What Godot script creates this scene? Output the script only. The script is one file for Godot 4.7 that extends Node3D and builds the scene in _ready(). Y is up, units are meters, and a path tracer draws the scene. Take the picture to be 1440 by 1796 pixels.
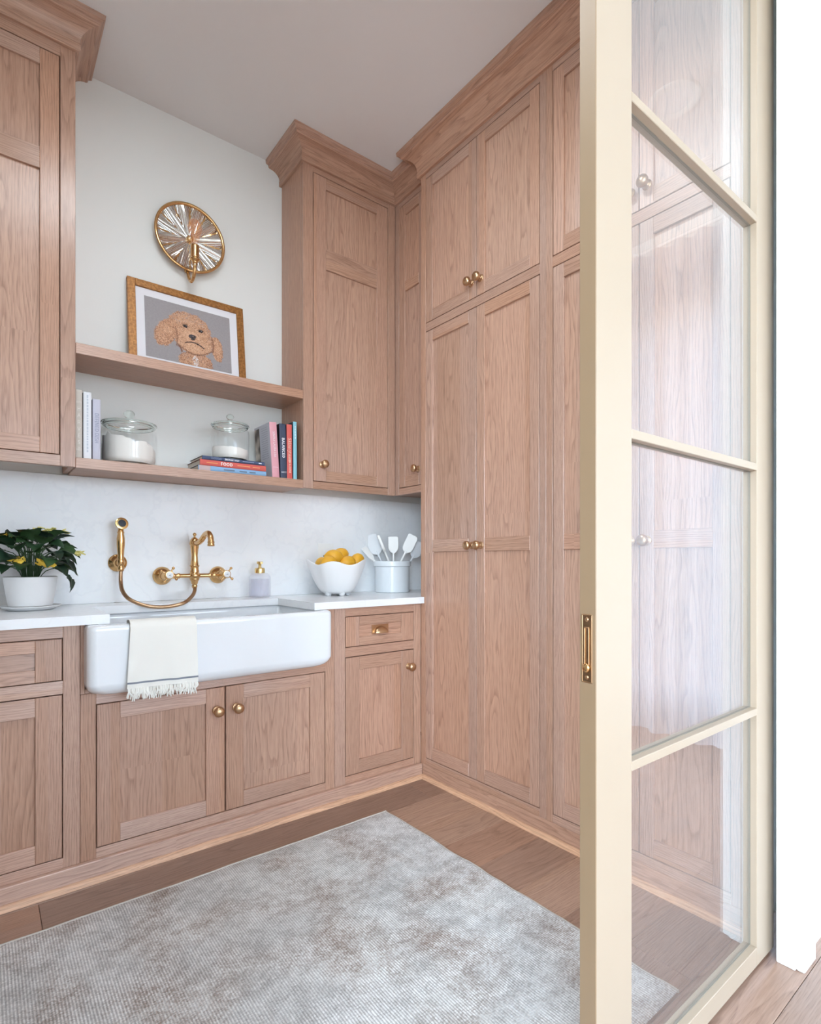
extends Node3D
# A pantry with oak cabinets seen from the next room through a half open pair of glazed pocket doors.
# x runs right along the sink wall, y up, z towards the viewer; metres.

const BASE_Z := -2.152     # front of the base cabinets
const UP_Z := -2.453       # front of the wall cabinets and shelves
const TALL_X := 1.763      # front of the tall cabinets
const CORNER_X := 1.823    # front of the corner wall cabinet
const WALL_Z := -2.70
const CEIL := 3.18

var rng := RandomNumberGenerator.new()
var used := {}
var M := {}
var oak_straight: Array = []
var oak_plain: Array = []
var knob_parts: Array = []


func _ready() -> void:
	rng.seed = 41
	camera_and_light()
	make_materials()
	build_shell()
	build_cabinets()
	build_crowns()
	build_counter_and_sink()
	build_shelves_and_books()
	build_taps()
	build_counter_things()
	build_wall_things()
	build_pocket_door()
	build_hall()


func camera_and_light() -> void:
	var cam := Camera3D.new()
	cam.name = "camera"
	cam.near = 0.05
	cam.far = 60.0
	cam.position = Vector3(0, 1.10, 0)
	cam.rotation.y = -deg_to_rad(38.237)
	var k := 0.05 / 958.16
	cam.set_frustum(1796.0 * k, Vector2(0, 83.3 * k), 0.05, 60.0)
	add_child(cam)
	cam.current = true
	var sky := ProceduralSkyMaterial.new()
	sky.sky_top_color = Color(0.74, 0.86, 1.0)
	sky.sky_horizon_color = Color(0.90, 0.95, 1.0)
	sky.ground_bottom_color = Color(0.42, 0.43, 0.40)
	sky.ground_horizon_color = Color(0.55, 0.57, 0.56)
	sky.sky_energy_multiplier = 1.0
	sky.ground_energy_multiplier = 1.0
	var env := Environment.new()
	env.background_mode = Environment.BG_SKY
	env.sky = Sky.new()
	env.sky.sky_material = sky
	env.background_energy_multiplier = 1.0
	env.tonemap_mode = Environment.TONE_MAPPER_LINEAR
	env.tonemap_exposure = 12.5
	env.sdfgi_enabled = true
	env.ssao_enabled = true
	env.ssil_enabled = true
	var we := WorldEnvironment.new()
	we.name = "world_environment"
	we.environment = env
	add_child(we)
	# unseen ceiling lamp added as weak fill, its light just below its glowing face
	var lamp := AreaLight3D.new()
	lamp.name = "ceiling_fill_light"
	lamp.area_size = Vector2(0.50, 0.50)
	lamp.light_energy = 0.09
	lamp.light_color = Color(0.93, 0.97, 1.0)
	lamp.area_range = 12.0
	lamp.area_attenuation = 2.0
	lamp.shadow_enabled = true
	lamp.position = Vector3(0.50, 3.105, -1.25)
	lamp.rotation.x = -PI / 2.0
	add_child(lamp)
	# light added to boost the tall left window's daylight, just inside its panes
	var day := AreaLight3D.new()
	day.name = "window_daylight_boost"
	day.area_size = Vector2(2.40, 1.90)
	day.light_energy = 2.5
	day.light_color = Color(0.86, 0.94, 1.0)
	day.area_range = 14.0
	day.area_attenuation = 2.0
	day.shadow_enabled = true
	day.position = Vector3(-2.10, 1.75, 2.36)
	day.rotation = Vector3(-0.42, -PI / 2.0, 0.0)
	add_child(day)


# ---------------------------------------------------------------- naming

func numbered(called: String) -> String:
	var n: int = used.get(called, 0)
	used[called] = n + 1
	return called if n == 0 else "%s_%03d" % [called, n]


func tag(o: Node3D, label: String, category := "", group := "", kind := "") -> Node3D:
	o.set_meta("label", label)
	if category != "":
		o.set_meta("category", category)
	if group != "":
		o.set_meta("group", group)
	if kind != "":
		o.set_meta("kind", kind)
	return o


func thing(called: String, label: String, category: String, at := Vector3.ZERO, turn := 0.0, group := "") -> Node3D:
	var o := Node3D.new()
	o.name = numbered(called)
	o.position = at
	o.rotation.y = turn
	add_child(o)
	return tag(o, label, category, group)


func holder(parent: Node3D, called: String, at := Vector3.ZERO) -> Node3D:
	var o := Node3D.new()
	o.name = called
	o.position = at
	parent.add_child(o, true)
	return o


func put(parent: Node3D, called: String, mesh: Mesh, mat: Material, at := Vector3.ZERO) -> MeshInstance3D:
	var o := MeshInstance3D.new()
	o.name = numbered(called) if parent == self else called
	o.mesh = mesh
	o.material_override = mat
	o.position = at
	parent.add_child(o, true)
	return o


func struct(called: String, mesh: Mesh, mat: Material, at: Vector3, label: String) -> MeshInstance3D:
	var o := put(self, called, mesh, mat, at)
	tag(o, label, "", "", "structure")
	return o


func origin_of(n: Node3D) -> Vector3:
	var p := Vector3.ZERO
	var m: Node = n
	while m is Node3D and m != self:
		p += (m as Node3D).position
		m = m.get_parent()
	return p


# ---------------------------------------------------------------- mesh helpers

func new_st() -> SurfaceTool:
	var st := SurfaceTool.new()
	st.begin(Mesh.PRIMITIVE_TRIANGLES)
	return st


func tri(st: SurfaceTool, p: Array, n: Array, uv: Array) -> void:
	var order := [0, 1, 2]
	var face: Vector3 = (p[1] - p[0]).cross(p[2] - p[0])
	if face.dot(n[0] + n[1] + n[2]) > 0.0:
		order = [0, 2, 1]
	for i in order:
		st.set_normal(n[i])
		st.set_uv(uv[i])
		st.add_vertex(p[i])


func quad(st: SurfaceTool, p: Array, n: Vector3, uv: Array = []) -> void:
	var u := uv
	if u.is_empty():
		u = [Vector2(0, 0), Vector2(1, 0), Vector2(1, 1), Vector2(0, 1)]
	tri(st, [p[0], p[1], p[2]], [n, n, n], [u[0], u[1], u[2]])
	tri(st, [p[0], p[2], p[3]], [n, n, n], [u[0], u[2], u[3]])


func grain_uv(p: Vector3, face: int, grain: int, o: Vector2, span: Vector2) -> Vector2:
	var across := 3 - face - grain
	if face == grain:
		across = (grain + 1) % 3
		return Vector2(p[across] / span.x + o.x, p[3 - face - across] / span.y + o.y)
	return Vector2(p[across] / span.x + o.x, p[grain] / span.y + o.y)


# A chamfered board centred on its origin; uv runs in the texture's own size with v along the grain.
func add_board(st: SurfaceTool, size: Vector3, grain := 1, bev := 0.0012, uvo := Vector2.ZERO, span := Vector2.ONE, at := Vector3.ZERO) -> void:
	var h := size / 2.0
	var b := minf(bev, minf(h.x, minf(h.y, h.z)) * 0.5)
	for a in 3:
		var c := (a + 1) % 3
		var d := (a + 2) % 3
		for s in [-1.0, 1.0]:
			var n := Vector3.ZERO
			n[a] = s
			var q: Array = []
			var uv: Array = []
			for k in [[-1, -1], [1, -1], [1, 1], [-1, 1]]:
				var p := Vector3.ZERO
				p[a] = s * h[a]
				p[c] = k[0] * (h[c] - b)
				p[d] = k[1] * (h[d] - b)
				q.append(p + at)
				uv.append(grain_uv(p, a, grain, uvo, span))
			quad(st, q, n, uv)
	for a in 3:       # the twelve chamfers, each along axis a
		var c := (a + 1) % 3
		var d := (a + 2) % 3
		for s in [-1.0, 1.0]:
			for t in [-1.0, 1.0]:
				var n := Vector3.ZERO
				n[c] = s
				n[d] = t
				var q: Array = []
				for k in [[-1, 0], [1, 0], [1, 1], [-1, 1]]:
					var p := Vector3.ZERO
					p[a] = k[0] * (h[a] - b)
					p[c] = s * (h[c] - (b if k[1] == 1 else 0.0))
					p[d] = t * (h[d] - (0.0 if k[1] == 1 else b))
					q.append(p)
				var uv: Array = []
				for i in 4:
					uv.append(grain_uv(q[i], c if grain != c else d, grain, uvo, span))
					q[i] += at
				quad(st, q, n.normalized(), uv)
	for s in [-1.0, 1.0]:
		for t in [-1.0, 1.0]:
			for r in [-1.0, 1.0]:
				var k := Vector3(s, t, r)
				var q: Array = []
				for a in 3:
					var p := (h - Vector3.ONE * b) * k
					p[a] = h[a] * k[a]
					q.append(p + at)
				var n := k.normalized()
				tri(st, q, [n, n, n], [uvo, uvo, uvo])


func board(size: Vector3, grain := 1, bev := 0.0012, uvo := Vector2.ZERO, span := Vector2.ONE) -> ArrayMesh:
	var st := new_st()
	add_board(st, size, grain, bev, uvo, span)
	return st.commit()


func box_between(lo: Vector3, hi: Vector3, bev := 0.0015) -> ArrayMesh:
	return board(hi - lo, 1, bev)


# Rings of points joined by quads with smooth normals; ring i runs along uv y.
func add_loft(st: SurfaceTool, rings: Array, closed := true, cap_first := false, cap_last := false) -> void:
	var rows := rings.size()
	var cols: int = rings[0].size()
	var norms: Array = []
	for i in rows:
		var line := PackedVector3Array()
		for j in cols:
			var pj: Vector3 = rings[i][(j + 1) % cols] if closed or j < cols - 1 else rings[i][j]
			var mj: Vector3 = rings[i][(j - 1 + cols) % cols] if closed or j > 0 else rings[i][j]
			var pi: Vector3 = rings[mini(i + 1, rows - 1)][j]
			var mi: Vector3 = rings[maxi(i - 1, 0)][j]
			var n := (pi - mi).cross(pj - mj)
			if n.length() < 1e-12 and i == 0:
				n = (rings[1][j] - rings[0][j]).cross(rings[1][(j + 1) % cols] - rings[1][(j - 1 + cols) % cols])
			elif n.length() < 1e-12 and i == rows - 1:
				n = (rings[i][j] - rings[i - 1][j]).cross(rings[i - 1][(j + 1) % cols] - rings[i - 1][(j - 1 + cols) % cols])
			line.append(n.normalized())
		norms.append(line)
	for i in rows - 1:
		for j in (cols if closed else cols - 1):
			var k := (j + 1) % cols
			var u0 := float(j) / cols
			var u1 := float(j + 1) / cols
			var v0 := float(i) / (rows - 1)
			var v1 := float(i + 1) / (rows - 1)
			var p := [rings[i][j], rings[i][k], rings[i + 1][k], rings[i + 1][j]]
			var n := [norms[i][j], norms[i][k], norms[i + 1][k], norms[i + 1][j]]
			var uv := [Vector2(u0, v0), Vector2(u1, v0), Vector2(u1, v1), Vector2(u0, v1)]
			tri(st, [p[0], p[1], p[2]], [n[0], n[1], n[2]], [uv[0], uv[1], uv[2]])
			tri(st, [p[0], p[2], p[3]], [n[0], n[2], n[3]], [uv[0], uv[2], uv[3]])
	for e in [[cap_first, 0, 1], [cap_last, rows - 1, rows - 2]]:
		if e[0]:
			var c := Vector3.ZERO
			var back := Vector3.ZERO
			for j in cols:
				c += rings[e[1]][j] / cols
				back += rings[e[2]][j] / cols
			var n := (c - back).normalized()
			if n.length() < 0.5:
				n = ((rings[e[1]][1] - c) as Vector3).cross(rings[e[1]][0] - c).normalized()
			for j in cols:
				tri(st, [c, rings[e[1]][j], rings[e[1]][(j + 1) % cols]], [n, n, n], [Vector2.ZERO, Vector2.ZERO, Vector2.ZERO])


# profile: [radius, height]; a point given twice makes a sharp edge.
func add_lathe(st: SurfaceTool, profile: Array, segs := 28, xf := Transform3D.IDENTITY) -> void:
	var run: Array = []
	for i in profile.size():
		run.append(profile[i])
		if i == profile.size() - 1 or (i + 1 < profile.size() and profile[i].is_equal_approx(profile[i + 1])):
			if run.size() > 1:
				var rings: Array = []
				for q in run:
					var ring := PackedVector3Array()
					for j in segs:
						var a := TAU * j / segs
						ring.append(xf * Vector3(q.x * cos(a), q.y, q.x * sin(a)))
					rings.append(ring)
				add_lathe_run(st, rings, run, xf, segs)
			run = []


func add_lathe_run(st: SurfaceTool, rings: Array, run: Array, xf: Transform3D, segs: int) -> void:
	var rows := run.size()
	var nn: Array = []
	for i in rows:
		var t: Vector2 = run[mini(i + 1, rows - 1)] - run[maxi(i - 1, 0)]
		nn.append(Vector2(t.y, -t.x).normalized())
	for i in rows - 1:
		for j in segs:
			var k := (j + 1) % segs
			var a := TAU * j / segs
			var b := TAU * (j + 1) / segs
			var n := []
			for e in [[i, a], [i, b], [i + 1, b], [i + 1, a]]:
				var m: Vector2 = nn[e[0]]
				n.append((xf.basis * Vector3(m.x * cos(e[1]), m.y, m.x * sin(e[1]))).normalized())
			var p := [rings[i][j], rings[i][k], rings[i + 1][k], rings[i + 1][j]]
			var u0 := float(j) / segs
			var u1 := float(j + 1) / segs
			var v0 := float(i) / (rows - 1)
			var v1 := float(i + 1) / (rows - 1)
			var uv := [Vector2(u0, v0), Vector2(u1, v0), Vector2(u1, v1), Vector2(u0, v1)]
			tri(st, [p[0], p[1], p[2]], [n[0], n[1], n[2]], [uv[0], uv[1], uv[2]])
			tri(st, [p[0], p[2], p[3]], [n[0], n[2], n[3]], [uv[0], uv[2], uv[3]])


func V2(list: Array) -> Array:
	var out: Array = []
	for i in range(0, list.size(), 2):
		out.append(Vector2(list[i], list[i + 1]))
	return out


func lathe(list: Array, segs := 28, xf := Transform3D.IDENTITY) -> ArrayMesh:
	var st := new_st()
	add_lathe(st, V2(list), segs, xf)
	return st.commit()


func smooth_path(points: Array, per := 6) -> Array:
	var out: Array = []
	for i in points.size() - 1:
		var a: Vector3 = points[maxi(i - 1, 0)]
		var b: Vector3 = points[i]
		var c: Vector3 = points[i + 1]
		var d: Vector3 = points[mini(i + 2, points.size() - 1)]
		for k in per:
			out.append(b.cubic_interpolate(c, a, d, float(k) / per))
	out.append(points[-1])
	return out


# A tube along points; radii holds one radius or one per point.
func add_tube(st: SurfaceTool, path: Array, radii: Array, segs := 10, caps := true, flat := 1.0) -> void:
	var rings: Array = []
	var t0: Vector3 = (path[1] - path[0]).normalized()
	var side := t0.cross(Vector3.UP if absf(t0.y) < 0.9 else Vector3.RIGHT).normalized()
	for i in path.size():
		var t: Vector3 = (path[mini(i + 1, path.size() - 1)] - path[maxi(i - 1, 0)]).normalized()
		side = (side - t * side.dot(t)).normalized()
		var up := t.cross(side)
		var r: float = radii[mini(i, radii.size() - 1)]
		var ring := PackedVector3Array()
		for j in segs:
			var a := TAU * j / segs
			ring.append(path[i] + (side * cos(a) - up * sin(a) * flat) * r)
		rings.append(ring)
	add_loft(st, rings, true, caps, caps)


func tube(path: Array, radii: Array, segs := 10) -> ArrayMesh:
	var st := new_st()
	add_tube(st, path, radii, segs)
	return st.commit()


func add_ball(st: SurfaceTool, at: Vector3, r: Vector3, segs := 14, rows := 9) -> void:
	var rings: Array = []
	for i in rows + 1:
		var a := PI * i / rows - PI / 2.0
		var ring := PackedVector3Array()
		for j in segs:
			var b := TAU * j / segs
			ring.append(at + Vector3(cos(a) * cos(b), sin(a), cos(a) * sin(b)) * r)
		rings.append(ring)
	add_loft(st, rings)


func rounded_rect(hx: float, hz: float, r: float, y: float, per := 6, at := Vector3.ZERO) -> PackedVector3Array:
	var ring := PackedVector3Array()
	for q in 4:
		var cx := (hx - r) * (1.0 if q == 0 or q == 3 else -1.0)
		var cz := (hz - r) * (1.0 if q < 2 else -1.0)
		for k in per + 1:
			var a := PI / 2.0 * (q + float(k) / per)
			ring.append(at + Vector3(cx + r * cos(a), y, cz + r * sin(a)))
	return ring


# Sweep a profile of (out, y) along a path in x and z, mitred; out points to the path's left hand normal given per segment.
func sweep_profile(path: Array, outs: Array, profile: Array, smooth_from := -1, smooth_to := -1) -> ArrayMesh:
	var st := new_st()
	var at: Array = []
	for i in path.size():
		var o: Vector2
		if i == 0:
			o = outs[0]
		elif i == path.size() - 1:
			o = outs[-1]
		else:
			var a: Vector2 = outs[i - 1]
			var b: Vector2 = outs[i]
			o = (a + b) / (1.0 + a.dot(b))
		at.append(o)
	for i in path.size() - 1:
		var along: Vector2 = path[i + 1] - path[i]
		var len := along.length()
		for k in profile.size() - 1:
			var q: Array = []
			var pa: Vector2 = profile[k]
			var pb: Vector2 = profile[k + 1]
			for e in [[i, pa], [i + 1, pa], [i + 1, pb], [i, pb]]:
				var c: Vector2 = path[e[0]] + at[e[0]] * e[1].x
				q.append(Vector3(c.x, e[1].y, c.y))
			var o2: Vector2 = outs[i]
			var nf := func(k2: int) -> Vector3:
				var d: Vector2 = profile[k2 + 1] - profile[k2]
				return Vector3(o2.x * d.y, -d.x, o2.y * d.y).normalized()
			var n0: Vector3 = nf.call(k)
			var na := n0
			var nb := n0
			if k > smooth_from and k <= smooth_to:
				na = (n0 + nf.call(k - 1)).normalized()
			if k >= smooth_from and k < smooth_to:
				nb = (n0 + nf.call(k + 1)).normalized()
			var w := 0.02 * k
			var uv := [Vector2(w, 0), Vector2(w, len / 2.4), Vector2(w + pa.distance_to(pb) / 0.6, len / 2.4), Vector2(w + pa.distance_to(pb) / 0.6, 0)]
			tri(st, [q[0], q[1], q[2]], [na, na, nb], [uv[0], uv[1], uv[2]])
			tri(st, [q[0], q[2], q[3]], [na, nb, nb], [uv[0], uv[2], uv[3]])
	var flat := Geometry2D.triangulate_polygon(PackedVector2Array(profile))
	for e in [0, path.size() - 1]:
		var dir: Vector2 = (path[0] - path[1]) if e == 0 else (path[-1] - path[-2])
		var n := Vector3(dir.x, 0, dir.y).normalized()
		for k in range(0, flat.size(), 3):
			var p: Array = []
			for m in 3:
				var w2: Vector2 = path[e] + at[e] * profile[flat[k + m]].x
				p.append(Vector3(w2.x, profile[flat[k + m]].y, w2.y))
			tri(st, p, [n, n, n], [Vector2.ZERO, Vector2.ZERO, Vector2.ZERO])
	return st.commit()


# An upright slab cut to a polygon in x and z between two heights.
func slab(poly: Array, y0: float, y1: float) -> ArrayMesh:
	var st := new_st()
	var pts := PackedVector2Array(poly)
	var idx := Geometry2D.triangulate_polygon(pts)
	for k in range(0, idx.size(), 3):
		for s in [[y0, Vector3.DOWN], [y1, Vector3.UP]]:
			var p: Array = []
			var uv: Array = []
			for m in 3:
				var w := pts[idx[k + m]]
				p.append(Vector3(w.x, s[0], w.y))
				uv.append(w)
			tri(st, p, [s[1], s[1], s[1]], uv)
	var ccw := 0.0
	for i in pts.size():
		var a := pts[i]
		var b := pts[(i + 1) % pts.size()]
		ccw += a.cross(b)
	for i in pts.size():
		var a := pts[i]
		var b := pts[(i + 1) % pts.size()]
		var d := (b - a).normalized() * signf(ccw)
		quad(st, [Vector3(a.x, y0, a.y), Vector3(b.x, y0, b.y), Vector3(b.x, y1, b.y), Vector3(a.x, y1, a.y)], Vector3(d.y, 0, -d.x))
	return st.commit()


func lettering(parent: Node3D, words: String, size: float, mat: Material, at: Vector3, turn: Vector3, font := "Droid Sans", bold := false) -> MeshInstance3D:
	var t := TextMesh.new()
	t.text = words
	var f := SystemFont.new()
	f.font_names = PackedStringArray([font])
	f.font_weight = 700 if bold else 400
	t.font = f
	t.font_size = 32
	t.pixel_size = size / 32.0
	t.depth = 0.0006
	t.curve_step = 4.0
	var o := put(parent, "lettering", t, mat, at)
	o.rotation = turn
	return o


# ---------------------------------------------------------------- materials

func noise(seed_: int, freq: float, octaves := 1) -> FastNoiseLite:
	var n := FastNoiseLite.new()
	n.seed = seed_
	n.noise_type = FastNoiseLite.TYPE_SIMPLEX_SMOOTH
	n.frequency = freq
	n.fractal_type = FastNoiseLite.FRACTAL_FBM if octaves > 1 else FastNoiseLite.FRACTAL_NONE
	n.fractal_octaves = octaves
	return n


func mat(color: Color, rough := 0.6, metal := 0.0) -> StandardMaterial3D:
	var m := StandardMaterial3D.new()
	m.albedo_color = color
	m.roughness = rough
	m.metallic = metal
	return m


func picture(w: int, h: int, data: PackedByteArray) -> ImageTexture:
	return ImageTexture.create_from_image(Image.create_from_data(w, h, false, Image.FORMAT_RGB8, data))


# Oak: growth rings cut lengthwise. The picture covers 0.6 m across and 2.4 m along the grain, in four glued strips.
func oak_texture(seed_: int, plain: bool, w := 512, h := 2048) -> ImageTexture:
	var r := RandomNumberGenerator.new()
	r.seed = seed_
	var wob := noise(seed_, 1.0)
	var fine := noise(seed_ + 3, 1.0)
	var pore := noise(seed_ + 7, 1.0)
	var data := PackedByteArray()
	data.resize(w * h * 3)
	var strips := 4
	var edge: Array = [0.0]
	for i in strips - 1:
		edge.append((i + 1.0) / strips * 0.6 + r.randf_range(-0.025, 0.025))
	edge.append(0.6)
	var light := Vector3(204, 165, 142)
	var dark := Vector3(134, 96, 78)
	for s in strips:
		var x0: float = lerpf(edge[s], edge[s + 1], r.randf_range(0.3, 0.7))
		var d0 := r.randf_range(0.02, 0.05)
		var tilt := r.randf_range(0.012, 0.03) * (1 if r.randf() < 0.5 else -1)
		if not plain:
			x0 += 0.35 * (1 if r.randf() < 0.5 else -1)
			d0 = r.randf_range(0.15, 0.3)
		var tone := r.randf_range(0.965, 1.035)
		var warm := r.randf_range(-3.0, 3.0)
		var gap := r.randf_range(0.0085, 0.0125) if plain else r.randf_range(0.0055, 0.0075)
		for px in range(int(edge[s] / 0.6 * w), int(edge[s + 1] / 0.6 * w)):
			var x := px * 0.6 / w
			for py in h:
				var y := py * 2.4 / h
				var xx := x - x0 + 0.007 * wob.get_noise_2d(x * 9.0 + s * 20.0, y * 2.2) + 0.012 * wob.get_noise_2d(s * 31.0, y * 1.1)
				var d := d0 + tilt * (y - 1.2) + 0.012 * wob.get_noise_2d(s * 17.0 + 5.0, y * 1.7)
				var f := sqrt(xx * xx + d * d) / gap + 0.5 * fine.get_noise_2d(x * 30.0, y * 4.0)
				f -= floorf(f)
				var line := exp(-f * 3.6) if f < 0.9 else (f - 0.9) * 10.0
				var p := pore.get_noise_2d(x * 700.0, y * 16.0)
				var q := fine.get_noise_2d(x * 150.0, y * 3.0)
				var a := clampf(0.08 + 0.47 * line * (0.8 + 0.6 * p) + 0.20 * maxf(p, 0.0) + 0.12 * q, 0.0, 1.0)
				var c := light.lerp(dark, a) * tone
				var at := (py * w + px) * 3
				data[at] = int(clampf(c.x + warm, 0, 255))
				data[at + 1] = int(clampf(c.y, 0, 255))
				data[at + 2] = int(clampf(c.z - warm, 0, 255))
	return picture(w, h, data)


func blotch_texture(size: int, a: Color, b: Color, n: FastNoiseLite, gain: float, stretch := Vector2.ONE) -> ImageTexture:
	var data := PackedByteArray()
	data.resize(size * size * 3)
	for y in size:
		for x in size:
			var c := a.lerp(b, clampf(0.5 + gain * n.get_noise_2d(x * stretch.x, y * stretch.y), 0.0, 1.0))
			var at := (y * size + x) * 3
			data[at] = int(c.r * 255)
			data[at + 1] = int(c.g * 255)
			data[at + 2] = int(c.b * 255)
	return picture(size, size, data)


func oak_mat(tex: Texture2D, tint: Color, rough := 0.38) -> StandardMaterial3D:
	var m := mat(tint, rough)
	m.albedo_texture = tex
	m.metallic_specular = 0.72
	m.anisotropy_enabled = true
	m.anisotropy = 0.75
	return m


func make_materials() -> void:
	var t_str := oak_texture(11, false)
	var t_pa := oak_texture(23, true)
	var t_pb := oak_texture(37, true)
	for tint in [Color(1, 1, 1), Color(0.965, 0.955, 0.95), Color(1.0, 0.975, 0.955), Color(0.95, 0.94, 0.935)]:
		oak_straight.append(oak_mat(t_str, tint))
		oak_plain.append(oak_mat(t_pa, tint))
		oak_plain.append(oak_mat(t_pb, tint))
	M.oak_raw = oak_mat(t_str, Color(1.12, 1.10, 1.02), 0.6)
	M.plank = []
	for tint in [Color(0.84, 0.84, 0.84), Color(0.92, 0.93, 0.92), Color(0.78, 0.78, 0.78), Color(0.87, 0.85, 0.83)]:
		M.plank.append(oak_mat(t_pa, tint, 0.38))
		M.plank.append(oak_mat(t_str, tint, 0.38))
	M.paint = mat(Color(0.93, 0.935, 0.925), 0.75)
	M.ceiling = mat(Color(0.91, 0.90, 0.895), 0.9)
	M.trim = mat(Color(0.95, 0.95, 0.94), 0.45)
	M.dark = mat(Color(0.12, 0.09, 0.08), 0.9)
	M.quartz = mat(Color.WHITE, 0.22)
	var veins := NoiseTexture2D.new()
	veins.width = 512
	veins.height = 512
	veins.seamless = true
	veins.noise = noise(5, 0.010, 5)
	var ramp := Gradient.new()
	ramp.offsets = PackedFloat32Array([0.0, 0.40, 0.48, 0.52, 1.0])
	ramp.colors = PackedColorArray([Color(0.925, 0.93, 0.94), Color(0.945, 0.95, 0.955), Color(0.928, 0.933, 0.941), Color(0.945, 0.95, 0.955), Color(0.955, 0.96, 0.965)])
	veins.color_ramp = ramp
	M.quartz.albedo_texture = veins
	M.quartz.uv1_triplanar = true
	M.quartz.uv1_world_triplanar = true
	M.quartz.uv1_scale = Vector3(0.9, 0.9, 0.9)
	M.splash = M.quartz.duplicate()
	M.splash.roughness = 0.3
	M.enamel = mat(Color(0.915, 0.925, 0.935), 0.07)
	M.enamel.metallic_specular = 0.6
	M.brass = mat(Color(0.86, 0.70, 0.49), 0.16, 1.0)
	M.brass_soft = mat(Color(0.78, 0.64, 0.50), 0.30, 1.0)
	M.gold = mat(Color(0.93, 0.82, 0.58), 0.2, 1.0)
	M.mirror = mat(Color(0.93, 0.93, 0.92), 0.06, 1.0)
	M.china = mat(Color(0.95, 0.95, 0.95), 0.35)
	M.crock = mat(Color(0.91, 0.93, 0.945), 0.18)
	M.silicone = mat(Color(0.95, 0.95, 0.94), 0.5)
	M.silicone_grey = mat(Color(0.88, 0.89, 0.90), 0.5)
	M.door_paint = mat(Color(0.67, 0.60, 0.52), 0.36)
	M.seal = mat(Color(0.50, 0.47, 0.42), 0.7)
	M.door_edge = mat(Color(0.55, 0.455, 0.35), 0.42)  # leading edge toned darker than the door faces
	M.bronze = mat(Color(0.58, 0.47, 0.36), 0.3, 1.0)
	M.flour = mat(Color(0.96, 0.95, 0.93), 0.95)
	M.linen = mat(Color(0.94, 0.93, 0.90), 0.95)
	M.sheer = mat(Color(0.80, 0.81, 0.83), 0.95)
	M.sheer.backlight_enabled = true
	M.sheer.backlight = Color(0.7, 0.7, 0.7)
	M.linen.rim_enabled = true
	M.linen.rim = 0.3
	M.stripe = mat(Color(0.52, 0.54, 0.58), 0.95)
	M.jar_glass = mat(Color(0.97, 1.0, 0.99, 0.0), 0.0)
	M.jar_glass.refraction_enabled = true
	M.jar_glass.refraction_scale = 0.05
	M.jar_wall = mat(Color(0.90, 0.95, 0.95, 0.02), 0.02)
	M.jar_wall.transparency = BaseMaterial3D.TRANSPARENCY_ALPHA
	M.pane = mat(Color(0.90, 0.95, 0.97, 0.03), 0.01)
	M.pane.transparency = BaseMaterial3D.TRANSPARENCY_ALPHA
	M.amber = mat(Color(0.95, 0.60, 0.30, 0.24), 0.03)
	M.amber.transparency = BaseMaterial3D.TRANSPARENCY_ALPHA
	M.bottle = mat(Color(0.86, 0.86, 0.95, 0.10), 0.03)
	M.bottle.transparency = BaseMaterial3D.TRANSPARENCY_ALPHA
	M.soap = mat(Color(0.86, 0.86, 0.96, 0.22), 0.05)
	M.soap.transparency = BaseMaterial3D.TRANSPARENCY_ALPHA
	M.page = mat(Color(0.90, 0.88, 0.84), 0.9)
	M.white_ink = mat(Color(0.97, 0.97, 0.97), 0.7)


# ---------------------------------------------------------------- wood pieces

func uv_start(len_along: float, width: float) -> Vector2:
	return Vector2(rng.randf(), rng.randf() * maxf(0.0, 1.0 - len_along / 2.4))


# A board between two world corners, grain along one axis, as a part of its parent.
func plank(parent: Node3D, called: String, lo: Vector3, hi: Vector3, grain: int, plain := false, given: Material = null, bev := 0.0012) -> MeshInstance3D:
	var size := hi - lo
	var list := oak_plain if plain else oak_straight
	var m: Material = given if given else list[rng.randi() % list.size()]
	var mesh := board(size, grain, bev, uv_start(size[grain], 0.6), Vector2(0.6, 2.4))
	return put(parent, called, mesh, m, (lo + hi) / 2.0 - origin_of(parent))


# A framed door or drawer front in its own axes: x right, y up, z out; origin at the lower left of its face.
func framed_front(parent: Node3D, called: String, at: Vector3, turn: float, w: float, h: float, stile: float, rails: Array, panel_grain := 1) -> Node3D:
	var d := holder(parent, called, at - origin_of(parent))
	d.rotation.y = turn
	var g := 0.0012
	var t := 0.021
	var make := func(n: String, x0: float, x1: float, y0: float, y1: float, z0: float, z1: float, grain: int, plain: bool) -> void:
		var size := Vector3(x1 - x0, y1 - y0, z1 - z0)
		var list := oak_plain if plain else oak_straight
		var mm: Material = list[rng.randi() % list.size()]
		if n != "panel" and rng.randf() < 0.3:
			mm = oak_plain[rng.randi() % oak_plain.size()]
		put(d, n, board(size, grain, 0.0014, uv_start(size[grain], 0.6), Vector2(0.6, 2.4)), mm, Vector3(x0 + x1, y0 + y1, z0 + z1) / 2.0)
	make.call("stile", g, stile, g, h - g, -t, 0.0, 1, false)
	make.call("stile", w - stile, w - g, g, h - g, -t, 0.0, 1, false)
	for i in rails.size():
		var y0: float = rails[i][0] + (g if i == 0 else 0.0)
		var y1: float = rails[i][1] - (g if i == rails.size() - 1 else 0.0)
		make.call("rail", stile, w - stile, y0, y1, -t, 0.0, 0, false)
		if i > 0:
			make.call("panel", stile - 0.004, w - stile + 0.004, rails[i - 1][1] - 0.004, rails[i][0] + 0.004, -0.017, -0.010, panel_grain, true)
	return d


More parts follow.
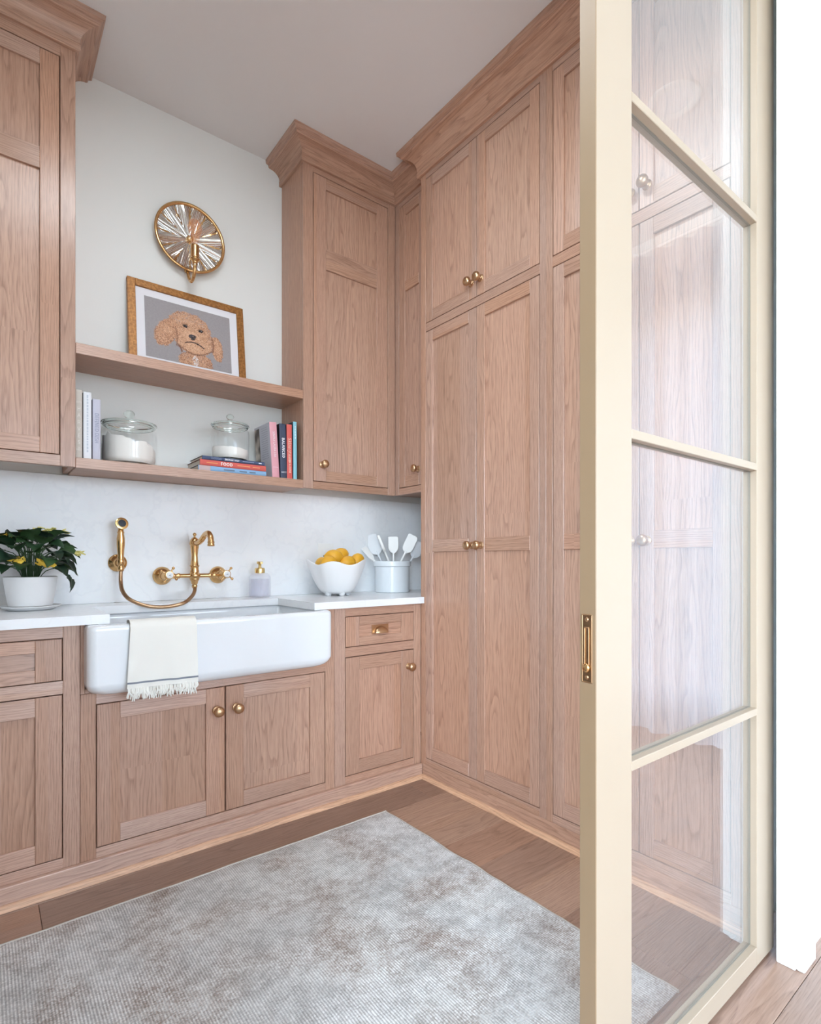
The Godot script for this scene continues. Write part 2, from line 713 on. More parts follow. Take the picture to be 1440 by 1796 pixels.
func knob(door: Node3D, x: float, y: float) -> void:
	if knob_parts.is_empty():
		var z_out := Transform3D(Basis(Vector3.RIGHT, PI / 2.0), Vector3.ZERO)
		knob_parts.append(lathe([0.0001, 0.0, 0.0165, 0.0, 0.0165, 0.0, 0.0165, 0.0025, 0.0145, 0.0045, 0.008, 0.006, 0.0065, 0.009, 0.0062, 0.016, 0.009, 0.0185, 0.0155, 0.0215, 0.0195, 0.027, 0.0205, 0.033, 0.0185, 0.039, 0.0135, 0.0435, 0.0065, 0.046, 0.0001, 0.0465], 24, z_out))
	var k := put(door, "knob", knob_parts[0], M.brass_soft, Vector3(x, y, 0.0))
	k.set_meta("label", "round brass knob")


# ---------------------------------------------------------------- the room

func build_shell() -> void:
	struct("wall_back", box_between(Vector3(-0.74, 0, -2.82), Vector3(2.50, CEIL, WALL_Z)), M.paint, Vector3(0.88, CEIL / 2, -2.76), "white painted wall behind the sink and shelves")
	struct("wall_right", box_between(Vector3(2.38, 0, WALL_Z), Vector3(2.50, CEIL, -0.64)), M.paint, Vector3(2.44, CEIL / 2, -1.67), "white wall behind the tall oak cabinets")
	struct("wall_left", box_between(Vector3(-0.74, 0, WALL_Z), Vector3(-0.62, CEIL, -0.64)), M.paint, Vector3(-0.68, CEIL / 2, -1.67), "white wall at the left end of the pantry")
	var st := new_st()
	add_board(st, Vector3(2.25, CEIL, 0.13), 1, 0.001, Vector2.ZERO, Vector2.ONE, Vector3(-1.125, CEIL / 2, -0.575))
	add_board(st, Vector3(0.43, CEIL - 2.76, 0.13), 1, 0.001, Vector2.ZERO, Vector2.ONE, Vector3(0.215, CEIL / 2 + 1.38, -0.575))
	add_board(st, Vector3(1.345, CEIL - 2.76, 0.13), 1, 0.001, Vector2.ZERO, Vector2.ONE, Vector3(0.43 + 0.6725, CEIL / 2 + 1.38, -0.575))
	add_board(st, Vector3(1.75, CEIL, 0.03), 1, 0.001, Vector2.ZERO, Vector2.ONE, Vector3(1.775 + 0.875, CEIL / 2, -0.525))
	add_board(st, Vector3(0.7, CEIL, 0.02), 1, 0.001, Vector2.ZERO, Vector2.ONE, Vector3(1.775 + 0.35, CEIL / 2, -0.645))
	struct("wall_front", st.commit(), M.paint, Vector3.ZERO, "white wall round the pocket door opening")
	# jamb and casing on the hall side
	st = new_st()
	add_board(st, Vector3(0.022, 2.76, 0.045), 1, 0.002, Vector2.ZERO, Vector2.ONE, Vector3(1.721, 1.38, -0.5325))
	add_board(st, Vector3(0.045, 2.76, 0.02), 1, 0.002, Vector2.ZERO, Vector2.ONE, Vector3(1.7545, 1.38, -0.5325))
	struct("trim_1", st.commit(), M.trim, Vector3.ZERO, "white jamb strip beside the pocket door")
	struct("trim_2", box_between(Vector3(1.716, 0, -0.51), Vector3(1.806, 2.85, -0.49), 0.003), M.trim, Vector3(1.761, 1.425, -0.50), "white casing board beside the pocket door opening")
	struct("trim_3", box_between(Vector3(1.71, 0, -0.64), Vector3(1.775, 2.76, -0.618), 0.002), M.trim, Vector3(1.7425, 1.38, -0.629), "white jamb strip on the pantry side of the pocket door")
	struct("ceiling", box_between(Vector3(-2.4, CEIL, -2.82), Vector3(3.6, CEIL + 0.12, 4.2)), M.ceiling, Vector3(0.6, CEIL + 0.06, 0.69), "smooth matt white ceiling")
	build_floor()


func build_floor() -> void:
	var base := struct("floor", box_between(Vector3(-2.4, -0.08, -2.82), Vector3(3.6, -0.019, 4.2)), M.dark, Vector3(0.6, -0.0495, 0.69), "brown oak plank floor")
	var w := 0.18
	var z := -2.645
	var row := 0
	var meshes := {}
	while z < 4.1:
		var x := -2.3 - rng.randf() * 1.2
		if row == 5:
			x = -2.3 - 0.35
		while x < 3.5:
			var len: float = [1.5, 1.9, 2.2][rng.randi() % 3]
			var k := "%0.1f_%d" % [len, rng.randi() % 4]
			if not meshes.has(k):
				meshes[k] = board(Vector3(len - 0.0012, 0.019, w - 0.0012), 0, 0.0009, uv_start(len, 0.6), Vector2(0.6, 2.4))
			var lo := maxf(x, -2.39)
			if z < -0.7 and (x + len < -0.62 or x > 2.3):
				x += len
				continue
			put(base, "plank", meshes[k], M.plank[rng.randi() % M.plank.size()], Vector3(x + len / 2, -0.0095, z + w / 2) - base.position)
			x += len
		z += w
		row += 1


# ---------------------------------------------------------------- cabinets

func build_cabinets() -> void:
	var fr := 0.022
	# sink base
	var s := thing("sink_base_cabinet", "oak base cabinet under the white apron sink with two framed doors", "cabinet", Vector3(0.745, 0, -2.4))
	plank(s, "body", Vector3(0.268, 0.075, -2.69), Vector3(1.258, 0.60, BASE_Z - fr), 1)
	plank(s, "face_stile", Vector3(0.2675, 0.0, BASE_Z - fr), Vector3(0.314, 0.64, BASE_Z), 1)
	plank(s, "face_stile", Vector3(0.2675, 0.6405, BASE_Z - fr), Vector3(0.2805, 0.878, BASE_Z), 1)
	plank(s, "scribe_block", Vector3(0.281, 0.6405, BASE_Z - fr), Vector3(0.300, 0.656, BASE_Z - 0.001), 0)
	plank(s, "face_stile", Vector3(1.2115, 0.0, BASE_Z - fr), Vector3(1.2585, 0.877, BASE_Z), 1)
	plank(s, "face_rail", Vector3(0.314, 0.600, BASE_Z - fr), Vector3(1.2115, 0.64, BASE_Z), 0)
	plank(s, "face_rail", Vector3(0.314, 0.0, BASE_Z - fr), Vector3(1.2115, 0.102, BASE_Z), 0)
	var rails := [[0.0, 0.062], [0.436, 0.495]]
	var d := framed_front(s, "door", Vector3(0.316, 0.104, BASE_Z), 0.0, 0.445, 0.494, 0.073, rails)
	knob(d, 0.412, 0.405)
	d = framed_front(s, "door", Vector3(0.7645, 0.104, BASE_Z), 0.0, 0.445, 0.494, 0.073, rails)
	knob(d, 0.042, 0.405)
	# narrow base with a drawer
	var n := thing("drawer_base_cabinet", "narrow oak base cabinet with a cup pull drawer beside the tall cabinets", "cabinet", Vector3(1.51, 0, -2.4))
	plank(n, "body", Vector3(1.262, 0.075, -2.69), Vector3(1.755, 0.87, BASE_Z - fr), 1)
	plank(n, "face_stile", Vector3(1.2595, 0.0, BASE_Z - fr), Vector3(1.315, 0.878, BASE_Z), 1)
	plank(n, "face_stile", Vector3(1.717, 0.0, BASE_Z - fr), Vector3(TALL_X - 0.0005, 0.878, BASE_Z), 1, true)
	plank(n, "face_rail", Vector3(1.315, 0.838, BASE_Z - fr), Vector3(1.717, 0.878, BASE_Z), 0)
	plank(n, "face_rail", Vector3(1.315, 0.651, BASE_Z - fr), Vector3(1.717, 0.694, BASE_Z), 0)
	plank(n, "face_rail", Vector3(1.315, 0.0, BASE_Z - fr), Vector3(1.717, 0.102, BASE_Z), 0)
	d = framed_front(n, "door", Vector3(1.317, 0.104, BASE_Z), 0.0, 0.398, 0.544, 0.075, [[0.0, 0.062], [0.482, 0.544]])
	knob(d, 0.366, 0.463)
	d = framed_front(n, "drawer", Vector3(1.317, 0.696, BASE_Z), 0.0, 0.398, 0.140, 0.075, [[0.0, 0.042], [0.098, 0.140]], 0)
	cup_pull(d, 0.199, 0.066)
	# left base
	var l := thing("drawer_base_cabinet", "oak base cabinet left of the sink below the potted plant", "cabinet", Vector3(-0.18, 0, -2.4))
	plank(l, "body", Vector3(-0.61, 0.075, -2.69), Vector3(0.262, 0.87, BASE_Z - fr), 1)
	plank(l, "face_stile", Vector3(0.218, 0.0, BASE_Z - fr), Vector3(0.2665, 0.878, BASE_Z), 1)
	plank(l, "face_stile", Vector3(-0.61, 0.0, BASE_Z - fr), Vector3(-0.55, 0.878, BASE_Z), 1)
	plank(l, "face_rail", Vector3(-0.55, 0.838, BASE_Z - fr), Vector3(0.218, 0.878, BASE_Z), 0)
	plank(l, "face_rail", Vector3(-0.55, 0.651, BASE_Z - fr), Vector3(0.218, 0.694, BASE_Z), 0)
	plank(l, "face_rail", Vector3(-0.55, 0.0, BASE_Z - fr), Vector3(0.218, 0.102, BASE_Z), 0)
	d = framed_front(l, "drawer", Vector3(-0.548, 0.696, BASE_Z), 0.0, 0.764, 0.140, 0.075, [[0.0, 0.042], [0.098, 0.140]], 0)
	cup_pull(d, 0.382, 0.066)
	d = framed_front(l, "door", Vector3(-0.548, 0.104, BASE_Z), 0.0, 0.380, 0.544, 0.075, [[0.0, 0.062], [0.482, 0.544]])
	knob(d, 0.345, 0.463)
	d = framed_front(l, "door", Vector3(-0.165, 0.104, BASE_Z), 0.0, 0.381, 0.544, 0.075, [[0.0, 0.062], [0.482, 0.544]])
	knob(d, 0.036, 0.463)
	build_uppers()
	build_talls()
	build_baseboards()


func cup_pull(front: Node3D, x: float, y: float) -> void:
	var p := put(front, "cup_pull", board(Vector3(0.098, 0.043, 0.003), 0, 0.001), M.brass_soft, Vector3(x, y + 0.004, -0.0085))
	p.set_meta("label", "brass cup pull on a square backplate")
	var st := new_st()
	var rings: Array = []
	for i in 9:          # a half dome, open below
		var a := PI * i / 16.0
		var ring := PackedVector3Array()
		for j in 17:
			var b := PI * j / 16.0
			ring.append(Vector3(0.040 * cos(b), -0.012 + 0.030 * sin(b) * cos(a), 0.001 + 0.026 * sin(a) * sqrt(maxf(sin(b), 0.0))))
		rings.append(ring)
	add_loft(st, rings, false)
	var s := put(front, "cup", st.commit(), M.brass_soft, Vector3(x, y, -0.0085))
	s.set_meta("label", "rounded brass cup of the pull")


func build_uppers() -> void:
	var fr := 0.022
	var b := 1.456
	# right of the shelves
	var u := thing("upper_cabinet", "tall oak wall cabinet with one framed door right of the open shelves", "cabinet", Vector3(1.54, 0, -2.57))
	plank(u, "side_panel", Vector3(1.257, b + 0.004, WALL_Z + 0.001), Vector3(1.275, 3.10, UP_Z - fr), 1)
	plank(u, "body", Vector3(1.2755, b + 0.035, WALL_Z + 0.001), Vector3(1.822, 3.10, UP_Z - fr), 1)
	plank(u, "face_stile", Vector3(1.257, b, UP_Z - fr), Vector3(1.311, 3.10, UP_Z), 1)
	plank(u, "face_stile", Vector3(1.775, b, UP_Z - fr), Vector3(CORNER_X, 3.10, UP_Z), 1)
	plank(u, "face_rail", Vector3(1.311, b, UP_Z - fr), Vector3(1.775, 1.493, UP_Z), 0)
	plank(u, "face_rail", Vector3(1.311, 3.045, UP_Z - fr), Vector3(1.775, 3.10, UP_Z), 0)
	var d := framed_front(u, "door", Vector3(1.313, 1.495, UP_Z), 0.0, 0.460, 1.548, 0.073, [[0.0, 0.056], [1.083, 1.188], [1.490, 1.548]])
	knob(d, 0.050, 0.086)
	# corner cabinet, its face turned to the left
	var c := thing("corner_upper_cabinet", "narrow oak wall cabinet in the corner against the tall cabinets", "cabinet", Vector3(2.1, 0, -2.3))
	plank(c, "body", Vector3(CORNER_X + fr, b + 0.035, UP_Z - 0.24), Vector3(2.379, 3.10, BASE_Z - 0.001), 1)
	plank(c, "face_stile", Vector3(CORNER_X + 0.0003, b, UP_Z + 0.0005), Vector3(CORNER_X + fr, 3.10, -2.418), 1)
	plank(c, "face_stile", Vector3(CORNER_X, b, -2.190), Vector3(CORNER_X + fr, 3.10, BASE_Z - 0.001), 1)
	plank(c, "face_rail", Vector3(CORNER_X, b, -2.418), Vector3(CORNER_X + fr, 1.493, -2.190), 2)
	plank(c, "face_rail", Vector3(CORNER_X, 3.045, -2.418), Vector3(CORNER_X + fr, 3.10, -2.190), 2)
	d = framed_front(c, "door", Vector3(CORNER_X, 1.495, -2.416), -PI / 2.0, 0.224, 1.548, 0.052, [[0.0, 0.062], [1.072, 1.126], [1.490, 1.548]])
	knob(d, 0.168, 0.086)
	# light strip tucked behind the bottom rail, its light just below it
	var led := thing("undercabinet_light", "slim light strip under the wall cabinet above the lemon bowl", "light strip", Vector3(1.54, b + 0.0325, -2.50))
	put(led, "housing", board(Vector3(0.50, 0.006, 0.022), 0, 0.001), M.trim, Vector3(0, -0.001, 0))
	var glow := mat(Color(0.95, 0.96, 0.97), 0.5)
	glow.emission_enabled = true
	glow.emission = Color(0.90, 0.95, 1.0)
	glow.emission_energy_multiplier = 0.3
	put(led, "light_diffuser", board(Vector3(0.48, 0.002, 0.014), 0, 0.0005), glow, Vector3(0, -0.0045, 0))
	var strip := AreaLight3D.new()
	strip.name = "strip_light"
	strip.area_size = Vector2(0.48, 0.014)
	strip.light_energy = 0.0026
	strip.light_color = Color(0.90, 0.95, 1.0)
	strip.area_range = 5.0
	strip.area_attenuation = 2.0
	strip.shadow_enabled = true
	strip.position = Vector3(0, -0.0075, 0)
	strip.rotation.x = -PI / 2.0
	led.add_child(strip)
	# left of the shelves
	var l := thing("upper_cabinet", "oak wall cabinet left of the open shelves above the potted plant", "cabinet", Vector3(-0.16, 0, -2.57))
	plank(l, "body", Vector3(-0.61, b + 0.035, WALL_Z + 0.001), Vector3(0.270, 3.10, UP_Z - fr), 1)
	plank(l, "side_panel", Vector3(0.2705, b + 0.004, WALL_Z + 0.001), Vector3(0.289, 3.10, UP_Z - fr), 1)
	plank(l, "face_stile", Vector3(0.2395, b, UP_Z - fr), Vector3(0.289, 3.10, UP_Z), 1, true)
	plank(l, "face_stile", Vector3(-0.61, b, UP_Z - fr), Vector3(-0.56, 3.10, UP_Z), 1)
	plank(l, "face_rail", Vector3(-0.56, b, UP_Z - fr), Vector3(0.2395, 1.497, UP_Z), 0)
	plank(l, "face_rail", Vector3(-0.56, 3.012, UP_Z - fr), Vector3(0.2395, 3.10, UP_Z), 0)
	d = framed_front(l, "door", Vector3(-0.558, 1.499, UP_Z), 0.0, 0.396, 1.511, 0.062, [[0.0, 0.06], [1.06, 1.14], [1.45, 1.511]])
	knob(d, 0.360, 0.086)
	d = framed_front(l, "door", Vector3(-0.160, 1.499, UP_Z), 0.0, 0.397, 1.511, 0.062, [[0.0, 0.06], [1.06, 1.14], [1.45, 1.511]])
	knob(d, 0.037, 0.086)


func tall(label: String, z0: float, z1: float, d0: float, split: float, d1: float) -> void:
	var fr := 0.022
	var x := TALL_X
	var t := thing("tall_cabinet", label, "cabinet", Vector3(2.07, 0, (z0 + z1) / 2.0))
	plank(t, "body", Vector3(x + fr, 0.02, z0 + 0.001), Vector3(2.379, 3.10, z1 - 0.001), 1)
	plank(t, "face_stile", Vector3(x, 0.0, z0), Vector3(x + fr, 3.10, d0), 1)
	plank(t, "face_stile", Vector3(x, 0.0, d1), Vector3(x + fr, 3.10, z1), 1)
	plank(t, "face_rail", Vector3(x, 0.0, d0), Vector3(x + fr, 0.100, d1), 2)
	plank(t, "face_rail", Vector3(x, 2.246, d0), Vector3(x + fr, 2.287, d1), 2)
	plank(t, "face_rail", Vector3(x, 3.016, d0), Vector3(x + fr, 3.10, d1), 2)
	for k in 2:
		var a := d0 + 0.002 if k == 0 else split + 0.0005
		var b := split - 0.0005 if k == 0 else d1 - 0.002
		var d := framed_front(t, "door", Vector3(x, 0.102, a), -PI / 2.0, b - a, 2.142, 0.050, [[0.0, 0.062], [1.036, 1.096], [2.086, 2.142]])
		knob(d, (b - a) - 0.030 if k == 0 else 0.028, 1.062)
		d = framed_front(t, "door", Vector3(x, 2.289, a), -PI / 2.0, b - a, 0.725, 0.050, [[0.0, 0.058], [0.672, 0.725]])
		knob(d, (b - a) - 0.030 if k == 0 else 0.028, 0.072)


func build_talls() -> void:
	tall("floor to ceiling oak cabinet with four framed doors next to the counter", BASE_Z, -1.3695, -2.115, -1.757, -1.400)
	tall("floor to ceiling oak cabinet seen mostly through the glazed door", -1.3690, -0.642, -1.338, -0.980, -0.690)


func build_baseboards() -> void:
	var b := put(self, "baseboard_back", board(Vector3(2.37, 0.070, 0.020), 0, 0.003, Vector2(0.3, 0.0), Vector2(0.6, 2.4)), oak_plain[1], Vector3(0.572, 0.035, BASE_Z + 0.0105))
	tag(b, "oak baseboard below the sink run", "", "", "structure")
	var q := new_st()
	quarter_round(q, 2.36)
	var r := put(b, "quarter_round", q.commit(), M.oak_raw, Vector3(-1.185, -0.035, 0.010))
	r.set_meta("label", "paler quarter round along the floor")
	var t := put(self, "baseboard_right", board(Vector3(0.006, 0.070, 1.49), 2, 0.002, Vector2(0.1, 0.1), Vector2(0.6, 2.4)), oak_plain[2], Vector3(TALL_X - 0.0035, 0.035, -1.387))
	tag(t, "oak baseboard below the tall cabinets", "", "", "structure")
	q = new_st()
	quarter_round(q, 1.49)
	r = put(t, "quarter_round", q.commit(), M.oak_raw, Vector3(-0.003, -0.035, -0.745))
	r.rotation.y = -PI / 2.0
	r.set_meta("label", "paler quarter round along the floor")


func quarter_round(st: SurfaceTool, len: float) -> void:
	var r := 0.018
	for i in 5:
		var a := PI / 10.0 * i
		var b := PI / 10.0 * (i + 1)
		var na := Vector3(0, sin(a), cos(a))
		var nb := Vector3(0, sin(b), cos(b))
		var p := [na * r, na * r + Vector3(len, 0, 0), nb * r + Vector3(len, 0, 0), nb * r]
		var uv := [Vector2(0.1 + i * 0.006, 0), Vector2(0.1 + i * 0.006, len / 2.4), Vector2(0.106 + i * 0.006, len / 2.4), Vector2(0.106 + i * 0.006, 0)]
		tri(st, [p[0], p[1], p[2]], [na, na, nb], [uv[0], uv[1], uv[2]])
		tri(st, [p[0], p[2], p[3]], [na, nb, nb], [uv[0], uv[2], uv[3]])


func crown_profile(y0: float) -> Array:
	var h := CEIL - y0
	var out: Array = [Vector2(-0.004, y0), Vector2(0.012, y0), Vector2(0.015, y0 + 0.003), Vector2(0.015, y0 + 0.026), Vector2(0.011, y0 + 0.029)]
	for i in 9:      # cove that swings out
		var a := PI / 2.0 * i / 8.0
		out.append(Vector2(0.013 + 0.055 * (1.0 - cos(a)), y0 + 0.031 + (h - 0.068) * sin(a)))
	out.append(Vector2(0.074, CEIL - 0.032))
	out.append(Vector2(0.074, CEIL - 0.024))
	out.append(Vector2(0.088, CEIL - 0.018))
	out.append(Vector2(0.090, CEIL - 0.0005))
	out.append(Vector2(-0.004, CEIL - 0.0005))
	return out


func build_crowns() -> void:
	var e := 0.0005
	var p := sweep_profile([Vector2(1.257 - e, WALL_Z + e), Vector2(1.257 - e, UP_Z + e), Vector2(CORNER_X - e, UP_Z + e), Vector2(CORNER_X - e, BASE_Z - e)], [Vector2(-1, 0), Vector2(0, 1), Vector2(-1, 0)], crown_profile(3.070), 5, 12)
	var o := put(self, "trim_4", p, oak_plain[3])
	tag(o, "oak crown moulding over the wall cabinets right of the shelves", "", "", "structure")
	p = sweep_profile([Vector2(2.30, BASE_Z - e), Vector2(TALL_X - e, BASE_Z - e), Vector2(TALL_X - e, -0.645)], [Vector2(0, -1), Vector2(-1, 0)], crown_profile(3.040), 5, 12)
	o = put(self, "trim_5", p, oak_plain[4])
	tag(o, "oak crown moulding along the top of the tall cabinets", "", "", "structure")
	p = sweep_profile([Vector2(-0.615, UP_Z + e), Vector2(0.289 + e, UP_Z + e), Vector2(0.289 + e, WALL_Z + e)], [Vector2(0, 1), Vector2(1, 0)], crown_profile(3.055), 5, 12)
	o = put(self, "trim_6", p, oak_plain[0])
	tag(o, "oak crown moulding over the wall cabinet left of the shelves", "", "", "structure")


# ---------------------------------------------------------------- counter, sink, towel

func build_counter_and_sink() -> void:
	var f := BASE_Z + 0.027
	var e := WALL_Z + 0.0005
	var top := put(self, "countertop", slab([Vector2(-0.615, f), Vector2(0.352, f), Vector2(0.352, -2.495), Vector2(1.143, -2.495), Vector2(1.143, f), Vector2(TALL_X - 0.001, f), Vector2(TALL_X - 0.001, BASE_Z - 0.0015), Vector2(2.379, BASE_Z - 0.0015), Vector2(2.379, e), Vector2(-0.615, e)], 0.879, 0.911), M.quartz)
	tag(top, "pale quartz worktop with a cutout over the apron sink", "countertop")
	var sp := put(self, "backsplash", board(Vector3(2.99, 0.541, 0.018), 0, 0.001), M.splash, Vector3(0.882, 1.182, WALL_Z + 0.0095))
	tag(sp, "pale grey quartz backsplash between worktop and open shelves", "backsplash")
	var k := 0.6345
	var st := new_st()
	var rings: Array = []
	var c := Vector3(0.742, 0, -2.31)
	var hx := 0.464
	var hz := 0.240
	for q in [[0.0, 0.637, 0.10], [0.05, 0.637, 0.06], [0.030, 0.6395, 0.06], [0.014, 0.648, 0.05], [0.005, 0.661, 0.04], [0.0, 0.680, 0.030], [0.0, 0.860, 0.028], [0.002, 0.8715, 0.027], [0.006, 0.8765, 0.026], [0.012, 0.878, 0.025], [0.036, 0.878, 0.022], [0.042, 0.8765, 0.021], [0.047, 0.871, 0.02], [0.049, 0.860, 0.02], [0.056, 0.72, 0.03], [0.064, 0.700, 0.04], [0.080, 0.690, 0.05], [0.22, 0.684, 0.03]]:
		if q[0] == 0.0 and q[1] == 0.637:
			rings.append(rounded_rect(0.05, 0.02, 0.02, 0.637, 8, c))
			continue
		rings.append(rounded_rect(hx - q[0], hz - q[0], q[2], q[1], 8, c))
	add_loft(st, rings, true, true, true)
	var s := put(self, "farmhouse_sink", st.commit(), M.enamel)
	tag(s, "white glazed apron front sink with rounded corners", "sink")
	k = c.z + hz
	var drain := new_st()
	add_lathe(drain, V2([0.0001, 0.0, 0.042, 0.0, 0.045, -0.003, 0.045, -0.003, 0.045, -0.004]), 24, Transform3D(Basis.IDENTITY, Vector3(0.742, 0.6895, -2.31)))
	put(s, "drain", drain.commit(), M.brass_soft)
	towel(k)


func towel(front: float) -> void:
	# cloth hung over the front rim: a path across the rim, repeated along x with slow waves
	var t := thing("hand_towel", "cream linen hand towel with a grey stripe and fringe hung over the sink front", "towel", Vector3(0.513, 0.64, front + 0.01))
	var o := t.position
	var path: Array = [Vector2(front - 0.062, 0.80), Vector2(front - 0.0565, 0.855), Vector2(front - 0.046, 0.8815), Vector2(front - 0.030, 0.8865), Vector2(front - 0.010, 0.8865), Vector2(front + 0.004, 0.877), Vector2(front + 0.008, 0.86)]
	for i in 11:
		path.append(Vector2(front + 0.009 + 0.001 * i / 10.0, 0.85 - 0.19 * (i + 1) / 11.0))
	var sheet := func(x0: float, x1: float, from: int, to: int, lift: float) -> ArrayMesh:
		var st := new_st()
		for side in [0.0, 0.0045]:
			var rings: Array = []
			for i in range(from, to + 1):
				var p: Vector2 = path[i]
				var ring := PackedVector3Array()
				for j in 25:
					var u := j / 24.0
					var hang := clampf((0.87 - p.y) / 0.2, 0.0, 1.0) if i > 5 else 0.0
					var x := lerpf(x0, x1, u) + (u - 0.5) * 0.016 * hang - 0.004 * hang
					var wave := hang * (0.003 * sin(u * 9.0 + 1.0) + 0.0022 * sin(u * 21.0)) + 0.0012 * sin(u * 14.0 + i)
					var d: Vector2 = (path[mini(i + 1, path.size() - 1)] - path[maxi(i - 1, 0)]).normalized()
					var nrm := Vector2(-d.y, d.x)
					var off: float = side + lift + maxf(0.0, wave + 0.002 * hang)
					ring.append(Vector3(x, p.y + nrm.y * off - 0.006 * u * hang, p.x + nrm.x * off) - o)
				rings.append(ring)
			add_loft(st, rings, false)
		return st.commit()
	put(t, "cloth", sheet.call(0.404, 0.624, 0, path.size() - 1, 0.0), M.linen)
	var st2 := new_st()
	add_strip(st2, path, front, o)
	put(t, "stripe", st2.commit(), M.stripe).set_meta("label", "thin grey woven stripe")
	var fr := new_st()
	for i in 90:
		var u := (i * 0.5 + rng.randf()) / 46.0
		var x := 0.404 + 0.22 * minf(u, 1.0) + (u - 0.5) * 0.016 - 0.004
		var y := 0.661 - 0.006 * u
		var z := front + 0.0125 + 0.003 * sin(u * 9.0 + 1.0)
		var l := 0.030 + rng.randf() * 0.016
		var dx := rng.randf_range(-0.009, 0.009) + 0.004 * sin(u * 30.0)
		var pts := [Vector3(x, y + 0.003, z), Vector3(x - dx * 0.3, y - l * 0.35, z + 0.003 + rng.randf() * 0.004), Vector3(x + dx * 0.6, y - l * 0.7, z + rng.randf_range(0.0, 0.005)), Vector3(x + dx, y - l, z + rng.randf_range(-0.001, 0.004))]
		for q in 4:
			pts[q] -= o
		add_tube(fr, smooth_path(pts, 3), [0.0020, 0.0022, 0.0024, 0.0026, 0.0026, 0.0026, 0.0024, 0.0022, 0.0020, 0.0016], 6)
	var fo := put(t, "fringe", fr.commit(), M.linen)
	fo.set_meta("kind", "stuff")


func add_strip(st: SurfaceTool, path: Array, front: float, o: Vector3) -> void:
	var rings: Array = []
	for y in [0.6755, 0.6815]:
		var ring := PackedVector3Array()
		for j in 25:
			var u := j / 24.0
			var hang := clampf((0.87 - y) / 0.2, 0.0, 1.0)
			var x := lerpf(0.404, 0.624, u) + (u - 0.5) * 0.016 * hang - 0.004 * hang
			var wave := hang * (0.003 * sin(u * 9.0 + 1.0) + 0.0022 * sin(u * 21.0)) + 0.0012 * sin(u * 14.0 + 17.0)
			ring.append(Vector3(x, y - 0.006 * u * hang, front + 0.010 + 0.0068 + maxf(0.0, wave + 0.002 * hang)) - o)
		rings.append(ring)
	add_loft(st, rings, false)


# ---------------------------------------------------------------- shelves, books, jars, picture

